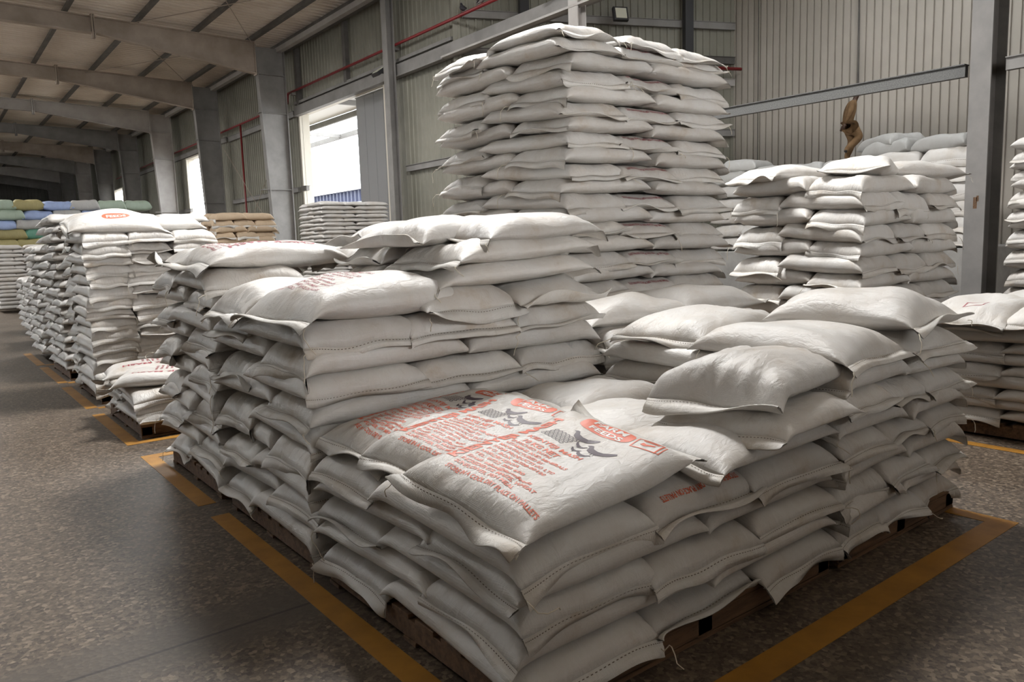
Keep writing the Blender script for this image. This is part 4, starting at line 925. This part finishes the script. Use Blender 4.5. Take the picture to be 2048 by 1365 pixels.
# red storage line printed under some hems (near face of A and the tower)
def line_print(o, ink, txt='STORE IN A COOL DRY PLACE ON PALLETS'):
    me = o.data; i = [k for k, q in enumerate(PROTO) if q[1] == me]
    if not i: return
    s = PROTO[i[0]][0]; p = Print(s, 'top'); p.text(ink, txt, .034, .08, SL - 0.066, width=.46, bold=.02, off=.0025)
    for c in o.children:
        if c.name.startswith('sewn_hem'): c.data = UPTURN[i[0]]
    p.build(o, {ink: 'printed_lettering'})
cand_t = [o for o in COL.objects if o.get('group') == GT and ('middle of near' in o['label'] or 'inner end' in o['label']) and o.rotation_euler.z < -1]
for o in cand_t[::2][:9]: line_print(o, 'maroon')
for o in [o for o in COL.objects if o.get('group') == GA and 'near face' in o.get('label', '') and o.rotation_euler.z < -1][-2:-1]: line_print(o, 'orange')

# ------------------------------------------------------------------ tan stack, coloured sacks, annex heap
pallet(7.9, 10.1, 26.4, 28.4, 'wooden pallet under the tan sack stack near the tapered columns')
pile('tan stack by tapered columns', 'tan sacks stacked by the columns', 8.0, 10.1, 26.4, 28.2, PH, 0.2, 14, start=7, m=M['tan'], noun='tan sack', tilt=4, name='tan_sack', top_all=True, jit=.06)
b = MB()
for k in range(7):
    for q in range(3):
        for q2 in range(2): pass
for k in range(7):
    for q in range(2):
        for q2 in range(2): add_stuff(8.5 + q * 1.05, 26.85 + q2 * .9, PH + k * .2, 0, 1.1, 1.4, .2 * 1.15 / ST)
pile('', '', 6.6, 8.0, 28.6, 30.0, PH, 0.18, 15, stuff=True)
cols4 = {0: 'olive', 1: 'olive', 2: 'green', 3: 'blue', 4: 'blue', 5: 'sage', 6: 'sage'}
names = {'olive': 'olive', 'green': 'dark green', 'blue': 'pale blue', 'sage': 'sage green', 'grey_sack': 'grey'}
cc = 0
for row, ctx in enumerate([['olive', 'olive', 'olive', 'olive'], ['olive', 'green', 'grey_sack', 'olive'], ['blue', 'grey_sack', 'blue', 'sage'], ['sage', 'blue', 'grey_sack', 'blue'], ['sage', 'olive', 'blue', 'grey_sack', 'sage', 'sage']]):
    for q, c in enumerate(ctx):
        x = 2.35 + q * 0.84 + (0.25 if row % 2 else 0)
        put(x, 30.6, 1.95 + row * 0.32, R(rnd.uniform(-6, 6)), .98, 1.2, 2.5 if c != 'blue' else 2.2, '%s sack, far coloured heap, %s row up, %s along' % (names[c], ords[row], ords[q]), 'coloured sacks in the far heap', hem=False, m=M[c], name='coloured_sack')
b = MB(); b.box((-2.2, -0.8, 0), (2.4, 0.8, 1.97)); o = b.build('grain_crate', M['steel_brown'], bevel=.02); o.location = (4.2, 30.7, 0); tag(o, 'dark brown bulk crate carrying the far coloured heap', 'crate')

# annex: concrete plinth, heap of grey sacks, climbing man
b = MB(); b.box((-1.9, -3.2, 0), (1.9, 3.2, 1.25)); o = b.build('concrete_plinth', M['concrete'], bevel=.03); o.location = (18.4, 9.6, 0); tag(o, 'grey concrete plinth under the heap before the white wall', 'plinth')
GH = 'large sacks heaped before the white wall'
for k in range(6):
    z = 1.25 + k * 0.335
    for q, yy in enumerate((7.0, 8.1, 9.2, 10.3, 11.4, 12.3)):
        if k < 5 and q > 1:
            for q2 in range(2): add_stuff(17.2 + q2 * 1.15, yy, z, 0, 1.2, 1.75, .36 / ST)
            continue
        put(17.15 + rnd.uniform(-.05, .05), yy, z, PI + R(rnd.uniform(-4, 4)), 1.22, 1.72, .375 / ST, 'large grey-white sack, annex heap, %s layer up, %s from pale column' % (ords[k], ords[q]), GH, m=M['sack'] if q < 2 else M['grey_sack'], hem=(q < 2), name='bran_sack', ry=R(2))
for (x, y, z, yw, lab) in ((17.3, 8.3, 3.24, 75, 'grey sack lying loose atop the annex heap beside the climbing man'), (17.5, 8.55, 3.40, 62, 'uppermost grey sack tilted on the annex heap'), (17.2, 7.2, 3.22, 80, 'grey sack with raised corner atop the annex heap'), (17.2, 12.1, 3.2, 10, 'grey sack at the far end atop the annex heap')):
    put(x, y, z, R(yw), 1.25, 1.5, 2.4, lab, GH, m=M['grey_sack'], hem=False, name='bran_sack')
put(18.6, 10.2, 2.93, R(30), 1.25, 1.5, 3.25, 'grey sack under the climbing man on the annex heap', GH, m=M['grey_sack'], hem=False, name='bran_sack')
for o in [o for o in COL.objects if o.get('group') == GH and ('third layer up, first' in o['label'] or 'fifth layer up, first' in o['label'])]:
    i = [k for k, q in enumerate(PROTO) if q[1].name in o.data.name or ('m_%d_' % k) == o.data.name[:len('m_%d_' % k)]]
    s = PROTO[i[-1]][0]; p = Print(s, 'top'); p.text('orange', 'SORGHUM', .16, .1, SL - .26, width=.5, bold=.04, off=.006); p.build(o, {'orange': 'printed_lettering'})

# unseen row of stacks, added behind the camera to block low light
for x0 in (-9.0, -6.8, -4.6, -2.4, -0.2, 2.0, 4.2, 6.4): pile('', '', x0, x0 + 2.0, -4.6, -3.0, PH, 0.12, 21, stuff=True, back=True, top_all=True)
# stuff: sacks too far to count, hidden ones and the added light-blocking row
STUFF.v = STUFF.v
o = STUFF.build('stacked_sacks', M['sack'], smooth=True); tag(o, 'distant and hidden white sacks filling the farther stacks', 'sacks', kind='stuff')

# ------------------------------------------------------------------ the man on the heap
def skin_body(name, joints, edges, radii, m, parent, sub=2, root=0):
    me = bpy.data.meshes.new(name); me.from_pydata([tuple(j) for j in joints], edges, []); me.update()
    o = link(name, me, parent, m); md = o.modifiers.new('skin', 'SKIN'); md.use_smooth_shade = True
    sv = me.skin_vertices[0].data
    for i, r_ in enumerate(radii):
        sv[i].radius = (r_, r_) if not isinstance(r_, tuple) else r_; sv[i].use_root = (i == root)
    sb = o.modifiers.new('sub', 'SUBSURF'); sb.levels = sub; sb.render_levels = sub
    dg = bpy.context.evaluated_depsgraph_get(); me2 = bpy.data.meshes.new_from_object(o.evaluated_get(dg)); o.modifiers.clear(); o.data = me2
    return o
def person(loc, rz):
    # local: +X is the way he faces, Z up; one leg planted, the other bent behind
    J = [(0, 0, .92), (.03, 0, 1.08), (.10, 0, 1.28), (.15, 0, 1.42), (.19, 0, 1.52), (.21, 0, 1.60),        # pelvis .. head
         (.10, .17, 1.38), (.02, .21, 1.12), (-.07, .19, .90), (.10, -.17, 1.38), (.02, -.21, 1.12), (-.08, -.20, .90),   # arms
         (.02, .09, .86), (.16, .10, .50), (.02, .10, .08), (.12, .10, .03),                                      # planted leg, foot
         (.02, -.09, .86), (.30, -.10, .58), (.02, -.10, .30), (-.06, -.10, .20),                                 # bent leg, foot
         (.235, 0, 1.66)]
    E_ = [(0, 1), (1, 2), (2, 3), (3, 4), (4, 5), (5, 20), (2, 6), (6, 7), (7, 8), (2, 9), (9, 10), (10, 11), (0, 12), (12, 13), (13, 14), (14, 15), (0, 16), (16, 17), (17, 18), (18, 19)]
    Rr = [(.19, .16), (.18, .15), (.21, .15), (.07, .07), (.055, .055), (.095, .085), .085, .072, .036, .085, .072, .036, .135, .11, .075, .05, .135, .115, .08, .05, (.08, .075)]
    e = empty('person', loc, rz)
    body = skin_body('body', J, E_, Rr, [M['khaki'], M['skin'], M['black'], M['hair']], e)
    me = body.data
    for p_ in me.polygons:
        c = p_.center; k = 0
        if c.z > 1.46: k = 1
        if c.z < 0.075 or (c.x < -.005 and c.z < .262 and c.y < 0): k = 2
        p_.material_index = k; p_.use_smooth = True
    # hands: palm, four fingers and thumb
    for sgn in (1, -1):
        pw = Vector((-.07, .19, .90)) if sgn > 0 else Vector((-.08, -.20, .90)); d = Vector((-.25, 0, -1)).normalized()
        hj = [pw, pw + d * .05, pw + d * .09]; he = [(0, 1), (1, 2)]; hr = [.026, .034, .03]
        for f_ in range(4):
            b0 = pw + d * .09 + Vector((.03 - .02 * f_, 0, 0)); k = len(hj); ln = (.030, .036, .033, .026)[f_]
            hj += [b0 + d * ln, b0 + d * ln * 1.8 + Vector((0, -sgn * .012, 0))]; he += [(2, k), (k, k + 1)]; hr += [.0095, .008]
        k = len(hj); hj += [pw + d * .04 + Vector((.04, -sgn * .01, 0)), pw + d * .08 + Vector((.055, -sgn * .02, 0))]; he += [(1, k), (k, k + 1)]; hr += [.011, .009]
        skin_body('hand', hj, he, hr, M['skin'], e, 1)
    # hair cap, ears, nose, eyes, mouth
    bm = bmesh.new(); bmesh.ops.create_icosphere(bm, subdivisions=3, radius=1.0)
    for v in bm.verts: v.co = Vector((.205 + v.co.x * .105, v.co.y * .092, max(1.645 + v.co.z * .088, 1.60 - .35 * v.co.x * .1)))
    me = bpy.data.meshes.new('hair'); bm.to_mesh(me); bm.free(); link('hair', me, e, M['hair'])
    b = MB(); b.tube([(.285, 0, 1.64), (.312, 0, 1.60), (.29, 0, 1.595)], [.008, .016, .012], 8); b.build('nose', M['skin'], e, True)
    for sgn in (1, -1):
        b = MB(); b.tube([(.19, sgn * .078, 1.645), (.185, sgn * .094, 1.62), (.19, sgn * .078, 1.59)], [.008, .012, .008], 8); b.build('ear', M['skin'], e, True)
        b = MB(); b.tube([(.283, sgn * .033, 1.64), (.292, sgn * .033, 1.64)], [.011, .008], 8); b.build('eye', M['white_ink'], e, True)
    b = MB(); b.tube([(.288, -.022, 1.558), (.294, 0, 1.556), (.288, .022, 1.558)], [.004, .007, .004], 6); b.build('mouth', M['wood'], e, True)
    # shirt tail and collar read as clothing
    b = MB(); b.tube([(.02, 0, .93), (.015, 0, .90)], [.168, .168], 14); b.build('belt', M['wood'], e, True)
    return tag(e, 'person in khaki work clothes climbing on the heap before the white wall', 'person')
person((18.6, 10.22, 3.40), R(-52))

# ------------------------------------------------------------------ pigeons on the red pipe
def pigeon(loc, rz, m1, label):
    e = empty('pigeon', loc, rz); b = MB()
    b.tube([(-.20, 0, .02), (-.12, 0, .06), (-.02, 0, .10), (.07, 0, .14), (.11, 0, .19), (.125, 0, .24), (.15, 0, .26), (.165, 0, .255)], [.012, .035, .075, .072, .045, .032, .034, .012], 12); b.build('body', m1, e, True)
    for sgn in (1, -1): b = MB(); b.tube([(.06, sgn * .06, .14), (-.04, sgn * .072, .10), (-.17, sgn * .03, .04)], [.02, .03, .006], 8); b.build('wing', M['feather'], e, True)
    b = MB(); b.tube([(.16, 0, .255), (.19, 0, .247)], [.008, .002], 6); b.build('beak', M['black'], e, True)
    b = MB()
    for sgn in (1, -1): b.tube([(0, sgn * .03, .06), (.01, sgn * .03, 0.0)], .006, 6)
    b.build('leg', M['red_pipe'], e)
    return tag(e, label, 'bird', 'pigeons on the red pipe')
pigeon((12.29, 17.62, 7.825), R(70), M['feather'], 'dark pigeon perched lower on the red pipe')
pigeon((12.29, 16.75, 7.825), R(-80), M['feather_grey'], 'grey pigeon perched higher along the red pipe')
print('SACKS', N_SACK[0])
